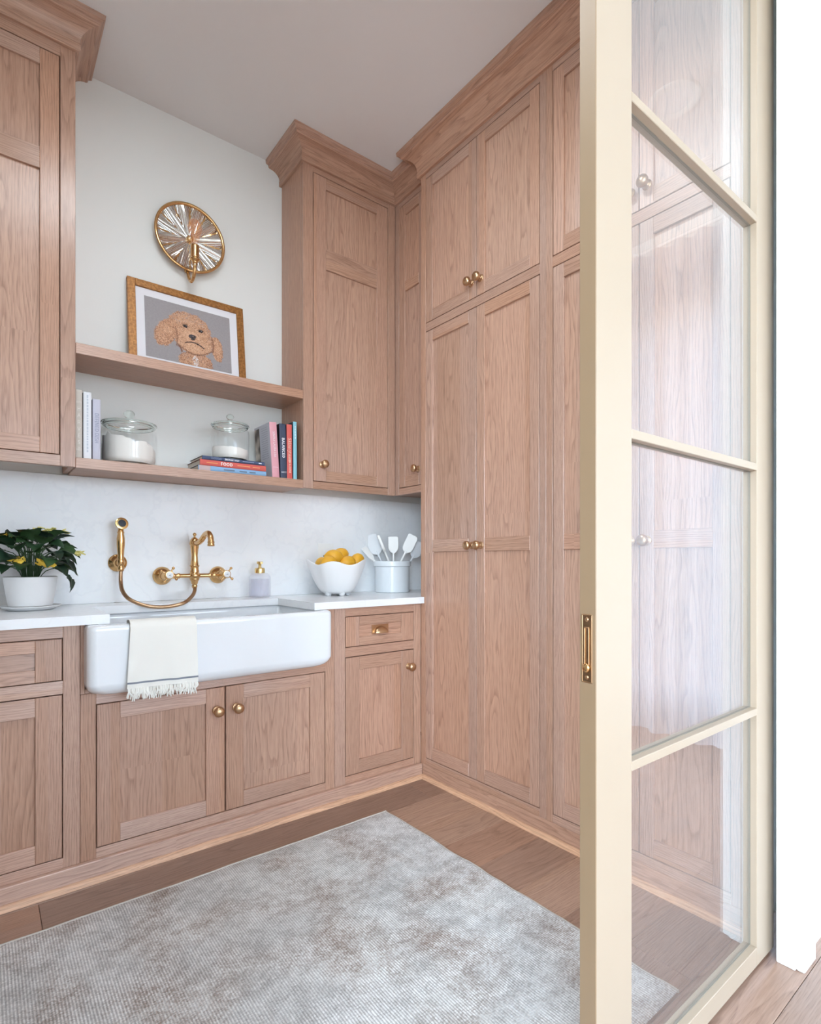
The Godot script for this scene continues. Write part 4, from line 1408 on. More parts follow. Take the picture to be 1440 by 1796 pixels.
func lemon_bowl(y: float) -> void:
	var b := thing("fruit_bowl", "white wavy rimmed ceramic bowl on small feet filled with lemons", "bowl", Vector3(1.478, y, -2.503))
	var rings: Array = []
	var flat := PackedVector3Array()
	for k in 80:
		flat.append(Vector3(0, 0.012, 0))
	rings.append(flat)
	for i in 15:
		var t := i / 14.0
		rings.append(bowl_ring(0.012 + 0.160 * t, t, 0.0))
	rings.append(bowl_ring(0.175, 1.0, -0.003))
	for i in 13:
		var t := 1.0 - i / 13.0
		rings.append(bowl_ring(0.020 + 0.152 * t, t, -0.006))
	flat = PackedVector3Array()
	for k in 80:
		flat.append(Vector3(0, 0.019, 0))
	rings.append(flat)
	var st := new_st()
	add_loft(st, rings)
	put(b, "basin", st.commit(), M.china)
	for k in 5:
		var a := TAU * (k + 0.31) / 5.0
		put(b, "foot", lathe([0.0001, 0.0, 0.010, 0.0, 0.0135, 0.004, 0.0165, 0.014, 0.0185, 0.026], 16, Transform3D(Basis.IDENTITY, Vector3(cos(a) * 0.058, 0.0, sin(a) * 0.058))), M.china)
	# lemons: [x, y, z, turn, tilt, label]
	var skin := mat(Color(0.90, 0.67, 0.17), 0.42)
	var bump := NoiseTexture2D.new()
	bump.width = 256
	bump.height = 256
	bump.seamless = true
	bump.noise = noise(3, 0.16)
	skin.heightmap_enabled = false
	skin.normal_enabled = true
	bump.as_normal_map = true
	bump.bump_strength = 2.0
	skin.normal_texture = bump
	skin.normal_scale = 0.35
	skin.uv1_scale = Vector3(2, 1, 1)
	skin.subsurf_scatter_enabled = true
	skin.subsurf_scatter_strength = 0.1
	var prof := V2([0.0001, -0.046, 0.004, -0.0455, 0.007, -0.0425, 0.013, -0.038, 0.0215, -0.030, 0.0275, -0.020, 0.0310, -0.008, 0.0318, 0.002, 0.0300, 0.014, 0.0255, 0.025, 0.0185, 0.0335, 0.0105, 0.0385, 0.0070, 0.0420, 0.0055, 0.0455, 0.0001, 0.0470])
	st = new_st()
	add_lathe(st, prof, 28)
	var fruit := st.commit()
	var stem := lathe([0.0001, 0.0, 0.0030, 0.0, 0.0034, 0.002, 0.0024, 0.0035, 0.0001, 0.0035], 10)
	var stem_mat := mat(Color(0.42, 0.34, 0.18), 0.8)
	for q in [
			[-0.082, 0.172, 0.052, 0.25, 1.35, "lemon low at the left side of the bowl, partly behind the rim"],
			[-0.034, 0.204, 0.028, -0.30, 1.62, "lemon at the upper left of the pile with its tip to the right"],
			[0.042, 0.214, -0.032, 0.15, 1.42, "topmost lemon at the back of the pile"],
			[0.104, 0.182, 0.034, 0.5, 0.95, "lemon resting on the rim at the right edge of the bowl"],
			[0.036, 0.172, 0.050, 0.2, 1.5, "lemon at the front centre below the topmost one"],
			[-0.060, 0.165, -0.050, 0.9, 1.55, "lemon at the back left hidden behind the upper left one"]]:
		var l := thing("lemon", q[5], "lemon", b.position + Vector3(q[0], q[1], q[2]), 0.0, "lemons in the white bowl")
		l.basis = Basis(Vector3.UP, q[3]) * Basis(Vector3.FORWARD, q[4]) * Basis.from_scale(Vector3.ONE * 1.15)
		put(l, "rind", fruit, skin)
		put(l, "stem_scar", stem, stem_mat, Vector3(0, -0.0485, 0))


func spatula(label: String, from: Vector3, to: Vector3, face: Vector3, w: float, l: float, thick: float, m: Material, corner := 0.012) -> void:
	# handle from the crock floor to the neck, blade beyond it
	var s := thing("spatula", label, "spatula", from, 0.0, "white utensils in the crock")
	var d := (to - from).normalized()
	var total := from.distance_to(to)
	var f := (face - d * face.dot(d)).normalized()
	s.basis = Basis(d.cross(f), d, f)
	var st := new_st()
	var neck := total - l
	add_tube(st, [Vector3(0, 0.004, 0), Vector3(0, 0.012, 0), Vector3(0, neck * 0.5, 0), Vector3(0, neck - 0.01, 0), Vector3(0, neck + 0.02, 0)], [0.005, 0.0075, 0.0075, 0.0062, 0.005], 12)
	put(s, "handle", st.commit(), m)
	var outline: Array = []
	var hw := w / 2
	outline.append(Vector2(0.006, neck - 0.004))
	outline.append(Vector2(hw * 0.72, neck + 0.010))
	outline.append(Vector2(hw * 0.94, neck + 0.022))
	outline.append(Vector2(hw, neck + 0.038))
	for i in 5:
		var a := PI / 2.0 * i / 4.0
		outline.append(Vector2(hw - corner + corner * cos(a), total - corner + corner * sin(a)))
	for i in 5:
		var a := PI / 2.0 + PI / 2.0 * i / 4.0
		outline.append(Vector2(-hw + corner * 0.6 + corner * 0.6 * cos(a), total - corner * 0.6 + corner * 0.6 * sin(a)))
	outline.append(Vector2(-hw, neck + 0.038))
	outline.append(Vector2(-hw * 0.94, neck + 0.022))
	outline.append(Vector2(-hw * 0.72, neck + 0.010))
	outline.append(Vector2(-0.006, neck - 0.004))
	st = new_st()
	var mid := Vector2(0, neck + l * 0.55)
	var rings: Array = []
	for q in [[0.0, -0.5], [0.90, -0.5], [0.985, -0.32], [1.0, 0.0], [0.985, 0.32], [0.90, 0.5], [0.0, 0.5]]:
		var ring := PackedVector3Array()
		for p in outline:
			var v: Vector2 = mid + (p - mid) * q[0]
			ring.append(Vector3(v.x, v.y, q[1] * thick))
		rings.append(ring)
	add_loft(st, rings)
	put(s, "blade", st.commit(), m)


func crock(y: float) -> void:
	var c := Vector3(1.882, y, -2.560)
	var k := thing("utensil_crock", "round pale grey glazed crock holding white spatulas", "crock", c)
	put(k, "pot", lathe([0.0001, 0.0, 0.094, 0.0, 0.098, 0.001, 0.100, 0.004, 0.100, 0.004, 0.100, 0.146, 0.100, 0.146, 0.1005, 0.148, 0.1075, 0.150, 0.1085, 0.152, 0.1085, 0.174, 0.107, 0.178, 0.104, 0.1795, 0.097, 0.1795, 0.094, 0.178, 0.093, 0.174, 0.092, 0.012, 0.090, 0.010, 0.0001, 0.010], 56), M.crock)
	var v := Vector3(-0.59, 0, 0.81)           # towards the viewer
	var r := Vector3(0.81, 0, 0.59)            # to the viewer's right
	var up := Vector3.UP
	spatula("white spoon shaped spatula lowest at the crock's left rim, edge on", c + r * 0.03 + up * 0.012 + v * 0.02, c - r * 0.165 + up * 0.258 + v * 0.01, r * 0.9 + v * 0.6, 0.045, 0.09, 0.009, M.silicone)
	spatula("broad pale grey spatula leaning to the left at the back of the crock", c + r * 0.005 + up * 0.012 - v * 0.03, c - r * 0.130 + up * 0.335 - v * 0.050, v, 0.078, 0.125, 0.006, M.silicone_grey, 0.024)
	spatula("narrow white spatula seen edge on, left of the upright one", c + r * 0.05 + up * 0.012, c - r * 0.082 + up * 0.330, r, 0.05, 0.10, 0.018, M.silicone)
	spatula("white square ended spatula standing upright in the middle of the crock", c + r * 0.01 + up * 0.012 + v * 0.01, c + r * 0.006 + up * 0.322 + v * 0.0, v, 0.060, 0.095, 0.010, M.silicone, 0.008)
	spatula("white notched spatula leaning to the right in front", c - r * 0.03 + up * 0.012 + v * 0.03, c + r * 0.124 + up * 0.328 + v * 0.035, v, 0.062, 0.110, 0.008, M.silicone, 0.018)
	spatula("pale grey spatula leaning far right behind the notched one", c + r * 0.01 + up * 0.012 - v * 0.03, c + r * 0.172 + up * 0.288 - v * 0.035, v + r * 0.3, 0.066, 0.100, 0.007, M.silicone_grey, 0.02)


func leaf_mesh(seed_: int, l: float, w: float) -> ArrayMesh:
	var n := RandomNumberGenerator.new()
	n.seed = seed_
	var st := new_st()
	var rings: Array = []
	var steps := 10
	for i in steps + 1:
		var t := float(i) / steps
		var half := w * sin(PI * pow(t, 0.8)) * (1.0 + 0.10 * sin(t * 26.0)) + 0.0006
		var ring := PackedVector3Array()
		for j in 5:
			var u := (j - 2) / 2.0
			ring.append(Vector3(u * half, 0.10 * l * sin(t * 3.0) - t * t * l * 0.30 + absf(u) * half * 0.35, t * l))
		rings.append(ring)
	add_loft(st, rings, false)
	var back: Array = []
	for q in rings:
		var ring := PackedVector3Array()
		for p in q:
			ring.append(p - Vector3(0, 0.0012, 0))
		ring.reverse()
		back.append(ring)
	add_loft(st, back, false)
	return st.commit()


func plant(y: float) -> void:
	var c := Vector3(0.150, y, -2.50)
	var p := thing("potted_plant", "leafy green plant with yellow flowers in a white pot at the worktop's left", "plant", c)
	put(p, "pot", lathe([0.0001, 0.016, 0.068, 0.016, 0.070, 0.018, 0.074, 0.040, 0.080, 0.080, 0.084, 0.112, 0.086, 0.122, 0.084, 0.125, 0.078, 0.125, 0.076, 0.118, 0.074, 0.105, 0.0001, 0.105], 40), M.china)
	put(p, "saucer", lathe([0.0001, 0.0, 0.070, 0.0, 0.074, 0.002, 0.098, 0.014, 0.099, 0.017, 0.096, 0.0165, 0.072, 0.007, 0.0001, 0.007], 40), M.china)
	var soil := lathe([0.0001, 0.106, 0.03, 0.109, 0.075, 0.1062], 24)
	put(p, "soil", soil, mat(Color(0.20, 0.15, 0.11), 0.95))
	var greens: Array = []
	for g in [Color(0.13, 0.25, 0.15), Color(0.10, 0.20, 0.14), Color(0.20, 0.32, 0.18)]:
		var m := mat(g, 0.42)
		m.backlight_enabled = true
		m.backlight = Color(0.12, 0.2, 0.06)
		greens.append(m)
	var shapes := [leaf_mesh(1, 0.070, 0.031), leaf_mesh(2, 0.058, 0.027), leaf_mesh(3, 0.078, 0.034)]
	var stems := new_st()
	for i in 64:
		var a := i * 2.39996
		var t := (i + 0.5) / 64.0
		var e := lerpf(-0.55, 1.35, t)                     # from drooping to upright
		var r := 0.030 + 0.070 * cos(e) * rng.randf_range(0.75, 1.1)
		var at := Vector3(cos(a) * r, 0.135 + 0.065 * (1.0 + sin(e)) + rng.randf_range(-0.012, 0.012), sin(a) * r)
		var l := put(p, "leaf", shapes[i % 3], greens[rng.randi() % 3], at)
		l.basis = Basis(Vector3.UP, PI / 2.0 - a + rng.randf_range(-0.4, 0.4)) * Basis(Vector3.RIGHT, -e * 0.55 + rng.randf_range(-0.3, 0.3)) * Basis(Vector3.FORWARD, rng.randf_range(-0.5, 0.5))
		add_tube(stems, smooth_path([Vector3(cos(a) * 0.02, 0.105, sin(a) * 0.02), at * Vector3(0.5, 0.85, 0.5) + Vector3(0, 0.01, 0), at], 3), [0.0016], 5)
	var droop := put(p, "leaf", shapes[1], greens[1], Vector3(0.112, 0.120, 0.02))
	droop.basis = Basis(Vector3.UP, 1.2) * Basis(Vector3.RIGHT, 1.1)
	droop = put(p, "leaf", shapes[1], greens[0], Vector3(0.100, 0.135, 0.03))
	droop.basis = Basis(Vector3.UP, 1.4) * Basis(Vector3.RIGHT, 0.9)
	put(p, "stems", stems.commit(), greens[2]).set_meta("kind", "stuff")
	var yellow := mat(Color(0.95, 0.80, 0.30), 0.7)
	var pale := mat(Color(0.90, 0.86, 0.55), 0.7)
	var flower := new_st()
	for k in 5:
		var b := TAU * k / 5.0
		add_ball(flower, Vector3(cos(b) * 0.0060, 0.001, sin(b) * 0.0060), Vector3(0.0052, 0.0022, 0.0052), 8, 5)
	add_ball(flower, Vector3(0, 0.002, 0), Vector3(0.003, 0.003, 0.003), 8, 5)
	var fm := flower.commit()
	# flower heads: [x, y, z, how many, spread, pale]
	for q in [[0.035, 0.175, 0.115, 14, 0.026, 0], [-0.050, 0.185, 0.100, 12, 0.026, 0], [0.150, 0.212, 0.050, 12, 0.018, 1], [0.085, 0.296, 0.020, 16, 0.030, 1], [0.030, 0.300, 0.0, 12, 0.026, 1], [-0.060, 0.270, 0.02, 12, 0.028, 0], [-0.115, 0.215, 0.05, 9, 0.022, 1]]:
		for i in int(q[3]):
			var o: Vector3 = Vector3(rng.randf_range(-1, 1), rng.randf_range(-0.35, 0.35), rng.randf_range(-0.6, 0.6)) * q[4]
			var f := put(p, "flower", fm, pale if q[5] == 1 else yellow, Vector3(q[0], q[1], q[2]) + o)
			f.rotation = Vector3(0.9 + rng.randf_range(-0.4, 0.4), rng.randf() * TAU, 0) if q[2] > 0.08 else Vector3(rng.randf_range(-0.4, 0.6), rng.randf() * TAU, rng.randf_range(-0.4, 0.4))


# ---------------------------------------------------------------- sconce, outlet, rug

func build_wall_things() -> void:
	var c := Vector3(0.780, 2.615, WALL_Z + 0.0005)
	var s := thing("sconce", "round brass wall sconce with a fluted mirror disc and amber bulb", "sconce", c)
	var rad := 0.158
	var fz := Basis(Vector3.RIGHT, PI / 2.0)
	put(s, "rim", lathe([rad - 0.011, 0.033, rad - 0.010, 0.0405, rad - 0.003, 0.043, rad + 0.003, 0.039, rad + 0.001, 0.034, rad - 0.02, 0.026, 0.06, 0.020, 0.055, 0.0, 0.055, 0.0, 0.0001, 0.0], 72, Transform3D(fz, Vector3.ZERO)), M.brass)
	# twelve wedges, each of parallel flutes
	var st := new_st()
	var ra := rad - 0.008
	for k in 12:
		var a := TAU * (k + 0.5) / 12.0
		var d := Vector3(cos(a), sin(a), 0)
		var e := Vector3(-sin(a), cos(a), 0)
		var half := ra * sin(PI / 12.0)
		var flutes := 11
		var w := 2.0 * half / flutes
		for i in flutes:
			var t0 := -half + i * w
			for q in 4:
				var ta := t0 + w * q / 4.0
				var tb := t0 + w * (q + 1) / 4.0
				var za := 0.0335 + 0.0016 * sin(PI * q / 4.0)
				var zb := 0.0335 + 0.0016 * sin(PI * (q + 1) / 4.0)
				var p := []
				for m in [[ta, za], [tb, zb]]:
					var s0 := maxf(absf(m[0]) / tan(PI / 12.0), 0.012)
					var s1 := sqrt(maxf(ra * ra - m[0] * m[0], 0.0))
					p.append(d * s0 + e * m[0] + Vector3(0, 0, m[1] - 0.014))
					p.append(d * s1 + e * m[0] + Vector3(0, 0, m[1]))
				var n: Vector3 = (p[1] - p[0]).cross(p[2] - p[0]).normalized()
				if n.z < 0:
					n = -n
				quad(st, [p[0], p[1], p[3], p[2]], n)
	put(s, "mirror_disc", st.commit(), M.mirror)
	put(s, "boss", lathe([0.016, 0.015, 0.016, 0.030, 0.012, 0.035, 0.0001, 0.037], 24, Transform3D(fz, Vector3.ZERO)), M.brass)
	var arm := new_st()
	var ax := -0.012
	add_tube(arm, smooth_path([Vector3(ax, -0.150, 0.020), Vector3(ax, -0.175, 0.036), Vector3(ax, -0.205, 0.055), Vector3(ax, -0.228, 0.085), Vector3(ax, -0.222, 0.120), Vector3(ax, -0.195, 0.138), Vector3(ax, -0.160, 0.140)], 6), [0.0075], 14)
	add_lathe(arm, V2([0.0001, 0.0, 0.012, 0.0, 0.012, 0.006, 0.0085, 0.010, 0.0001, 0.010]), 18, Transform3D(fz, Vector3(ax, -0.150, 0.014)))
	put(s, "arm", arm.commit(), M.brass)
	put(s, "socket", lathe([0.0001, -0.170, 0.010, -0.170, 0.012, -0.164, 0.012, -0.160, 0.0215, -0.153, 0.0215, -0.149, 0.0165, -0.146, 0.0165, -0.141, 0.0185, -0.139, 0.0185, -0.090, 0.0175, -0.086, 0.0001, -0.086], 28, Transform3D(Basis.IDENTITY, Vector3(ax, 0, 0.140))), M.brass)
	put(s, "bulb", lathe([0.0125, -0.088, 0.0135, -0.078, 0.018, -0.060, 0.026, -0.038, 0.0315, -0.016, 0.0325, -0.002, 0.029, 0.014, 0.020, 0.026, 0.009, 0.0315, 0.0001, 0.0325], 32, Transform3D(Basis.IDENTITY, Vector3(ax, 0, 0.140))), M.amber)
	var fil := new_st()
	for k in 6:
		var a := TAU * k / 6.0
		add_tube(fil, [Vector3(0.003 * cos(a), -0.07, 0.003 * sin(a)) + Vector3(ax, 0, 0.14), Vector3(0.012 * cos(a), 0.0, 0.012 * sin(a)) + Vector3(ax, 0, 0.14)], [0.0007], 5)
	put(s, "filament", fil.commit(), M.brass)

	var o := thing("outlet_plate", "white outlet cover on the backsplash behind the lemons", "outlet", Vector3(1.510, 1.125, WALL_Z + 0.0187))
	put(o, "cover_plate", board(Vector3(0.098, 0.128, 0.006), 0, 0.002), M.trim, Vector3(0, 0, 0.003))
	put(o, "receptacle", board(Vector3(0.036, 0.072, 0.004), 0, 0.001), M.china, Vector3(0, 0, 0.006))
	var cl := thing("added_ceiling_light", "added fill lamp, round and flush on the ceiling with a white glass face", "ceiling lamp", Vector3(0.50, CEIL, -1.25))  # unseen lamp, added to lift the pantry's light a little
	put(cl, "base", lathe([0.30, -0.04, 0.31, -0.035, 0.31, 0.0], 48), M.brass_soft)
	var glow := mat(Color(0.95, 0.95, 0.93), 0.4)
	glow.emission_enabled = true
	glow.emission = Color(0.93, 0.97, 1.0)
	glow.emission_energy_multiplier = 0.5
	put(cl, "lamp_face", lathe([0.0001, -0.068, 0.15, -0.066, 0.25, -0.057, 0.29, -0.046, 0.30, -0.04], 48), glow)
	rug()


func rug() -> void:
	var x0 := -0.42
	var x1 := 1.388
	var z0 := -1.934
	var z1 := -0.668
	var st := new_st()
	var n := noise(15, 1.0, 2)
	var rows := 42
	var pitch := 0.0072
	var cols := int((x1 - x0) / pitch) * 4
	var pos := PackedVector3Array()
	for i in rows + 1:
		var z := lerpf(z0, z1, i / float(rows))
		for j in cols + 1:
			var x := lerpf(x0, x1, j / float(cols))
			var edge := 0.006 * n.get_noise_1d(z * 3.2) + 0.004 * n.get_noise_1d(z * 9.0 + 7.0)
			var zz := z + (0.004 * n.get_noise_1d(x * 6.0 + 3.0) if i == 0 else 0.0)
			var y := 0.0085 + 0.0013 * (0.5 - 0.5 * cos(TAU * j / 4.0)) + 0.0008 * n.get_noise_2d(x * 60.0, z * 90.0)
			if j < 3 or j > cols - 3 or i == 0 or i == rows:
				y = 0.0055
			pos.append(Vector3(x + edge * smoothstep(x0, x1, x), y, zz))
	var idx := PackedInt32Array()
	var norm := PackedVector3Array()
	var uv := PackedVector2Array()
	var wcol := cols + 1
	for i in rows + 1:
		for j in wcol:
			var a := pos[i * wcol + mini(j + 1, cols)] - pos[i * wcol + maxi(j - 1, 0)]
			var b := pos[mini(i + 1, rows) * wcol + j] - pos[maxi(i - 1, 0) * wcol + j]
			norm.append(b.cross(a).normalized())
			uv.append(Vector2((pos[i * wcol + j].x - x0) / 1.85, (pos[i * wcol + j].z - z0) / 1.85))
	for i in rows:
		for j in cols:
			var a := i * wcol + j
			idx.append_array([a, a + 1, a + wcol + 1, a, a + wcol + 1, a + wcol])
	var arrays := []
	arrays.resize(Mesh.ARRAY_MAX)
	arrays[Mesh.ARRAY_VERTEX] = pos
	arrays[Mesh.ARRAY_NORMAL] = norm
	arrays[Mesh.ARRAY_TEX_UV] = uv
	arrays[Mesh.ARRAY_INDEX] = idx
	var mesh := ArrayMesh.new()
	mesh.add_surface_from_arrays(Mesh.PRIMITIVE_TRIANGLES, arrays)
	var m := mat(Color.WHITE, 0.95)
	m.albedo_texture = rug_texture()
	m.rim_enabled = true
	m.rim = 0.15
	var r := thing("area_rug", "faded grey beige ribbed rug on the oak floor", "rug", Vector3(0.48, 0.0, -1.3))
	put(r, "pile", mesh, m, -r.position)
	var e := new_st()
	var path: Array = []
	for i in 61:
		var x := lerpf(x0, x1, i / 60.0)
		path.append(Vector3(x, 0.0045, z0 + 0.004 * n.get_noise_1d(x * 6.0 + 3.0)) - r.position)
	add_tube(e, path, [0.0042], 8)
	path = []
	for i in 41:
		var z := lerpf(z0, z1, i / 40.0)
		path.append(Vector3(x1 + 0.006 * n.get_noise_1d(z * 3.2) + 0.004 * n.get_noise_1d(z * 9.0 + 7.0), 0.004, z) - r.position)
	add_tube(e, path, [0.0040], 8)
	put(r, "bound_edge", e.commit(), mat(Color(0.76, 0.73, 0.69), 0.95))
	var back := put(r, "backing", board(Vector3(x1 - x0 - 0.02, 0.0045, z1 - z0 - 0.02), 0, 0.001), mat(Color(0.6, 0.55, 0.5), 0.95), Vector3((x0 + x1) / 2, 0.0027, (z0 + z1) / 2) - r.position)
	back.set_meta("label", "rug backing")


func rug_texture() -> ImageTexture:
	var s := 1024
	var big := noise(51, 0.026, 4)
	var patch := noise(57, 0.006, 2)
	var streak := noise(61, 1.0, 2)
	var data := PackedByteArray()
	data.resize(s * s * 3)
	var light := Vector3(236, 234, 231)
	var grey := Vector3(176, 172, 168)
	var brown := Vector3(150, 132, 120)
	for y in s:
		for x in s:
			var b := 0.55 * big.get_noise_2d(x, y * 1.3) + 0.35 * patch.get_noise_2d(x, y)
			var k := streak.get_noise_2d(x * 0.09, y * 0.55) + 0.6 * streak.get_noise_2d(x * 0.4 + 90.0, y * 0.12)
			var rib := 0.5 + 0.5 * cos(TAU * (x / float(s)) * 1.85 / 0.0072)
			var t := clampf(0.40 + 0.80 * b + 0.62 * k, 0.0, 1.0)
			var u := clampf(0.35 + 1.2 * patch.get_noise_2d(x + 400.0, y), 0.0, 1.0)
			var c := light.lerp(grey.lerp(brown, u), t) * (1.0 - 0.22 * rib)
			var at := (y * s + x) * 3
			data[at] = int(c.x)
			data[at + 1] = int(c.y)
			data[at + 2] = int(c.z)
	return picture(s, s, data)


# ---------------------------------------------------------------- the glazed pocket door

func build_pocket_door() -> void:
	var zf := -0.575
	var zb := -0.610
	var x0 := 0.885
	var x1 := 1.7545
	var y0 := 0.010
	var y1 := 2.750
	var d := thing("pocket_door", "cream painted glazed pocket door half across the opening", "door", Vector3(1.32, 0, -0.5925))
	var bar := func(n: String, ax: float, bx: float, ay: float, by: float, az := zb, bz := zf) -> void:
		var lo := Vector3(ax, ay, az)
		var hi := Vector3(bx, by, bz)
		put(d, n, board(hi - lo, 1, 0.0012), M.door_paint, (lo + hi) / 2 - d.position)
	bar.call("stile", x0 + 0.0015, 1.008, y0, y1)
	bar.call("stile", 1.635, x1, y0, y1)
	bar.call("rail", 1.008, 1.635, y0, 0.060)
	bar.call("rail", 1.008, 1.635, 2.665, y1)
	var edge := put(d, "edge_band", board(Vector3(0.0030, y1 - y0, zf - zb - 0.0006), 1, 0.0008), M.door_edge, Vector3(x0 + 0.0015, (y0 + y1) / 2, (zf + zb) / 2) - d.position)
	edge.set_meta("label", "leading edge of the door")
	var rows := [0.060, 0.692, 1.348, 2.0135, 2.665]
	for i in 3:
		var y: float = rows[i + 1]
		bar.call("muntin", 1.008, 1.635, y - 0.0095, y + 0.0095)
	for i in 4:
		var lo: float = rows[i] + (0.0095 if i > 0 else 0.0)
		var hi: float = rows[i + 1] - (0.0095 if i < 3 else 0.0)
		put(d, "pane", board(Vector3(0.627, hi - lo, 0.004), 0, 0.0003), M.pane, Vector3(1.3215, (lo + hi) / 2, -0.594) - d.position)
		# dark sealant lines round the glass
		var g := new_st()
		for q in [[Vector3(0.627, 0.0014, 0.006), Vector3(0, (lo - hi) / 2 + 0.0007, 0)], [Vector3(0.627, 0.0014, 0.006), Vector3(0, (hi - lo) / 2 - 0.0007, 0)], [Vector3(0.0014, hi - lo, 0.006), Vector3(0.3128, 0, 0)], [Vector3(0.0014, hi - lo, 0.006), Vector3(-0.3128, 0, 0)]]:
			add_board(g, q[0], 1, 0.0003, Vector2.ZERO, Vector2.ONE, q[1])
		put(d, "glazing_seal", g.commit(), M.seal, Vector3(1.3215, (lo + hi) / 2, -0.594) - d.position)
	# flush edge pull
	var p := holder(d, "edge_pull", Vector3(x0 - 0.0002, 0.935, -0.5935) - d.position)
	var rim := new_st()
	for q in [[Vector3(0.003, 0.127, 0.0022), Vector3(0, 0, 0.0100)], [Vector3(0.003, 0.127, 0.0022), Vector3(0, 0, -0.0100)], [Vector3(0.003, 0.0022, 0.0222), Vector3(0, 0.0625, 0)], [Vector3(0.003, 0.0022, 0.0222), Vector3(0, -0.0625, 0)]]:
		add_board(rim, q[0], 1, 0.0005, Vector2.ZERO, Vector2.ONE, q[1])
	put(p, "pull_rim", rim.commit(), M.brass_soft)
	put(p, "pull_plate", board(Vector3(0.002, 0.124, 0.019), 1, 0.0003), M.bronze, Vector3(0.0003, 0, 0))
	var lever := new_st()
	add_board(lever, Vector3(0.003, 0.068, 0.0020), 1, 0.0005, Vector2.ZERO, Vector2.ONE, Vector3(-0.0016, 0.004, 0.0046))
	add_board(lever, Vector3(0.003, 0.068, 0.0020), 1, 0.0005, Vector2.ZERO, Vector2.ONE, Vector3(-0.0016, 0.004, -0.0042))
	add_board(lever, Vector3(0.003, 0.002, 0.0100), 1, 0.0005, Vector2.ZERO, Vector2.ONE, Vector3(-0.0016, 0.039, 0.0))
	put(p, "pull_lever", lever.commit(), M.brass_soft)
	var st := new_st()
	add_ball(st, Vector3(-0.003, -0.036, 0), Vector3(0.004, 0.0085, 0.0075), 16, 10)
	put(p, "pull_button", st.commit(), M.brass)
	for s in [-1.0, 1.0]:
		st = new_st()
		add_ball(st, Vector3(-0.0010, 0.0535 * s, 0), Vector3(0.002, 0.0042, 0.0042), 14, 8)
		put(p, "screw", st.commit(), M.brass_soft)


# ---------------------------------------------------------------- the bright room the picture is taken from

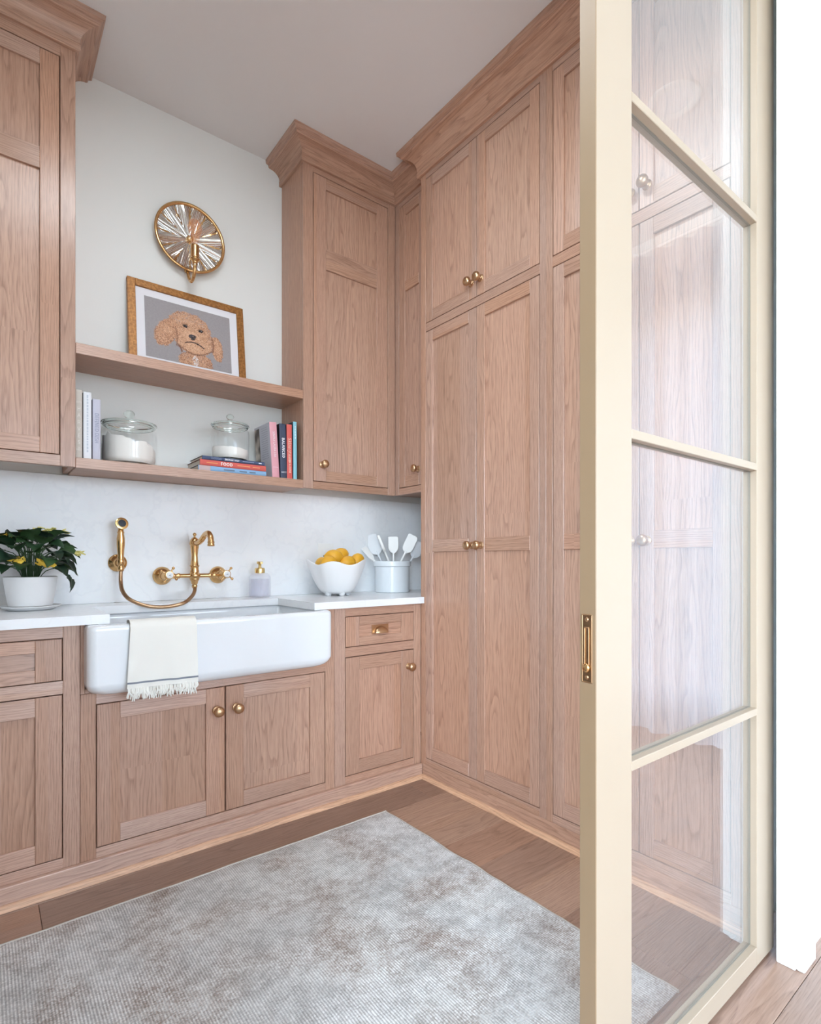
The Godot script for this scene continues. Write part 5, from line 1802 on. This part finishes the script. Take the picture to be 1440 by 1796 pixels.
func build_hall() -> void:
	var sr := new_st()
	for q in [[-0.51, 0.05, 0.0, CEIL], [1.30, 4.2, 0.0, CEIL], [0.05, 1.30, 0.0, 0.25], [0.05, 1.30, 2.62, CEIL]]:
		add_board(sr, Vector3(0.18, q[3] - q[2], q[1] - q[0]), 1, 0.002, Vector2.ZERO, Vector2.ONE, Vector3(3.51, (q[2] + q[3]) / 2, (q[0] + q[1]) / 2))
	struct("wall_hall_right", sr.commit(), M.paint, Vector3.ZERO, "white wall with a curtained window at the right of the adjoining room")
	var w2 := struct("window_2", board(Vector3(0.08, 0.05, 1.25), 2, 0.003), M.trim, Vector3(3.50, 0.275, 0.675), "white framed window behind the curtain")
	for q in [-0.60, 0.0, 0.60]:
		put(w2, "mullion", board(Vector3(0.07, 2.27, 0.05), 1, 0.003), M.trim, Vector3(0, 1.16, q))
	for q in [-0.30, 0.30]:
		put(w2, "pane", board(Vector3(0.006, 2.27, 0.55), 1, 0.0003), M.pane, Vector3(0, 1.16, q))
	var sl := new_st()
	for q in [[-0.51, 1.10, 0.0, CEIL], [3.62, 4.2, 0.0, CEIL], [1.10, 3.62, 0.0, 0.30], [1.10, 3.62, 2.80, CEIL]]:
		add_board(sl, Vector3(0.15, q[3] - q[2], q[1] - q[0]), 1, 0.002, Vector2.ZERO, Vector2.ONE, Vector3(-2.325, (q[2] + q[3]) / 2, (q[0] + q[1]) / 2))
	struct("wall_hall_left", sl.commit(), M.paint, Vector3.ZERO, "white wall with a tall window at the left of the adjoining room")
	var w3 := struct("window_3", board(Vector3(0.08, 0.05, 2.52), 2, 0.003), M.trim, Vector3(-2.32, 0.325, 2.36), "tall white framed window at the left of the adjoining room")
	for q in [-1.23, 0.0, 1.23]:
		put(w3, "mullion", board(Vector3(0.07, 2.44, 0.06), 1, 0.003), M.trim, Vector3(0, 1.245, q))
	for q in [-0.615, 0.615]:
		put(w3, "pane", board(Vector3(0.006, 2.42, 1.17), 1, 0.0003), M.pane, Vector3(0, 1.245, q))
	# window wall
	var st := new_st()
	var bx := func(x0: float, x1: float, y0: float, y1: float) -> void:
		add_board(st, Vector3(x1 - x0, y1 - y0, 0.18), 1, 0.002, Vector2.ZERO, Vector2.ONE, Vector3((x0 + x1) / 2, (y0 + y1) / 2, 4.11))
	bx.call(-2.4, 0.6, 0.0, CEIL)
	bx.call(3.3, 3.6, 0.0, CEIL)
	bx.call(0.6, 3.3, 0.0, 0.35)
	bx.call(0.6, 3.3, 2.85, CEIL)
	struct("wall_hall_front", st.commit(), M.paint, Vector3.ZERO, "white window wall of the adjoining room")
	var win := struct("window_1", board(Vector3(2.7, 0.05, 0.10), 0, 0.003), M.trim, Vector3(1.95, 0.375, 4.08), "wide white framed window facing the pantry")
	for q in [[0.625, 0.05], [1.95, 0.07], [3.275, 0.05]]:
		put(win, "mullion", board(Vector3(q[1], 2.40, 0.08), 1, 0.003), M.trim, Vector3(q[0] - 1.95, 1.225, 0))
	put(win, "head_rail", board(Vector3(2.7, 0.05, 0.08), 0, 0.003), M.trim, Vector3(0, 2.45, 0))
	for q in [[1.2825, 1.265], [2.6125, 1.255]]:
		put(win, "pane", board(Vector3(q[1], 2.40, 0.006), 0, 0.0003), M.pane, Vector3(q[0] - 1.95, 1.225, 0.01))
	# white curtain on the right wall
	st = new_st()
	var rings: Array = []
	for y in [0.03, 0.6, 1.4, 2.2, 3.02]:
		var ring := PackedVector3Array()
		for j in 97:
			var u := j / 96.0
			ring.append(Vector3(3.30 + 0.030 * sin(u * 52.0 + y * 0.4), y + (0.008 * sin(u * 26.0) if y < 0.1 else 0.0), 0.05 + 1.1 * u))
		rings.append(ring)
	add_loft(st, rings, false)
	var c := thing("curtain", "white floor length curtain reflected in the door glass", "curtain", Vector3(3.3, 0, 0.6))
	put(c, "drape", st.commit(), M.sheer, -c.position)
	put(c, "rod", tube([Vector3(3.30, 3.04, -0.05), Vector3(3.30, 3.04, 1.3)], [0.012], 12), M.trim, -c.position)
	for z in [0.0, 1.25]:
		put(c, "bracket", tube([Vector3(3.30, 3.04, z), Vector3(3.42, 3.04, z)], [0.008], 10), M.trim, -c.position)
	var l := thing("recessed_light", "round recessed ceiling downlight reflected in the door glass", "downlight", Vector3(2.47, CEIL, 0.02))
	put(l, "trim_ring", lathe([0.075, -0.003, 0.078, -0.007, 0.105, -0.007, 0.112, -0.004, 0.113, 0.0], 40), M.trim)
	put(l, "lens", lathe([0.0001, -0.0035, 0.074, -0.003, 0.076, -0.001], 32), M.china)
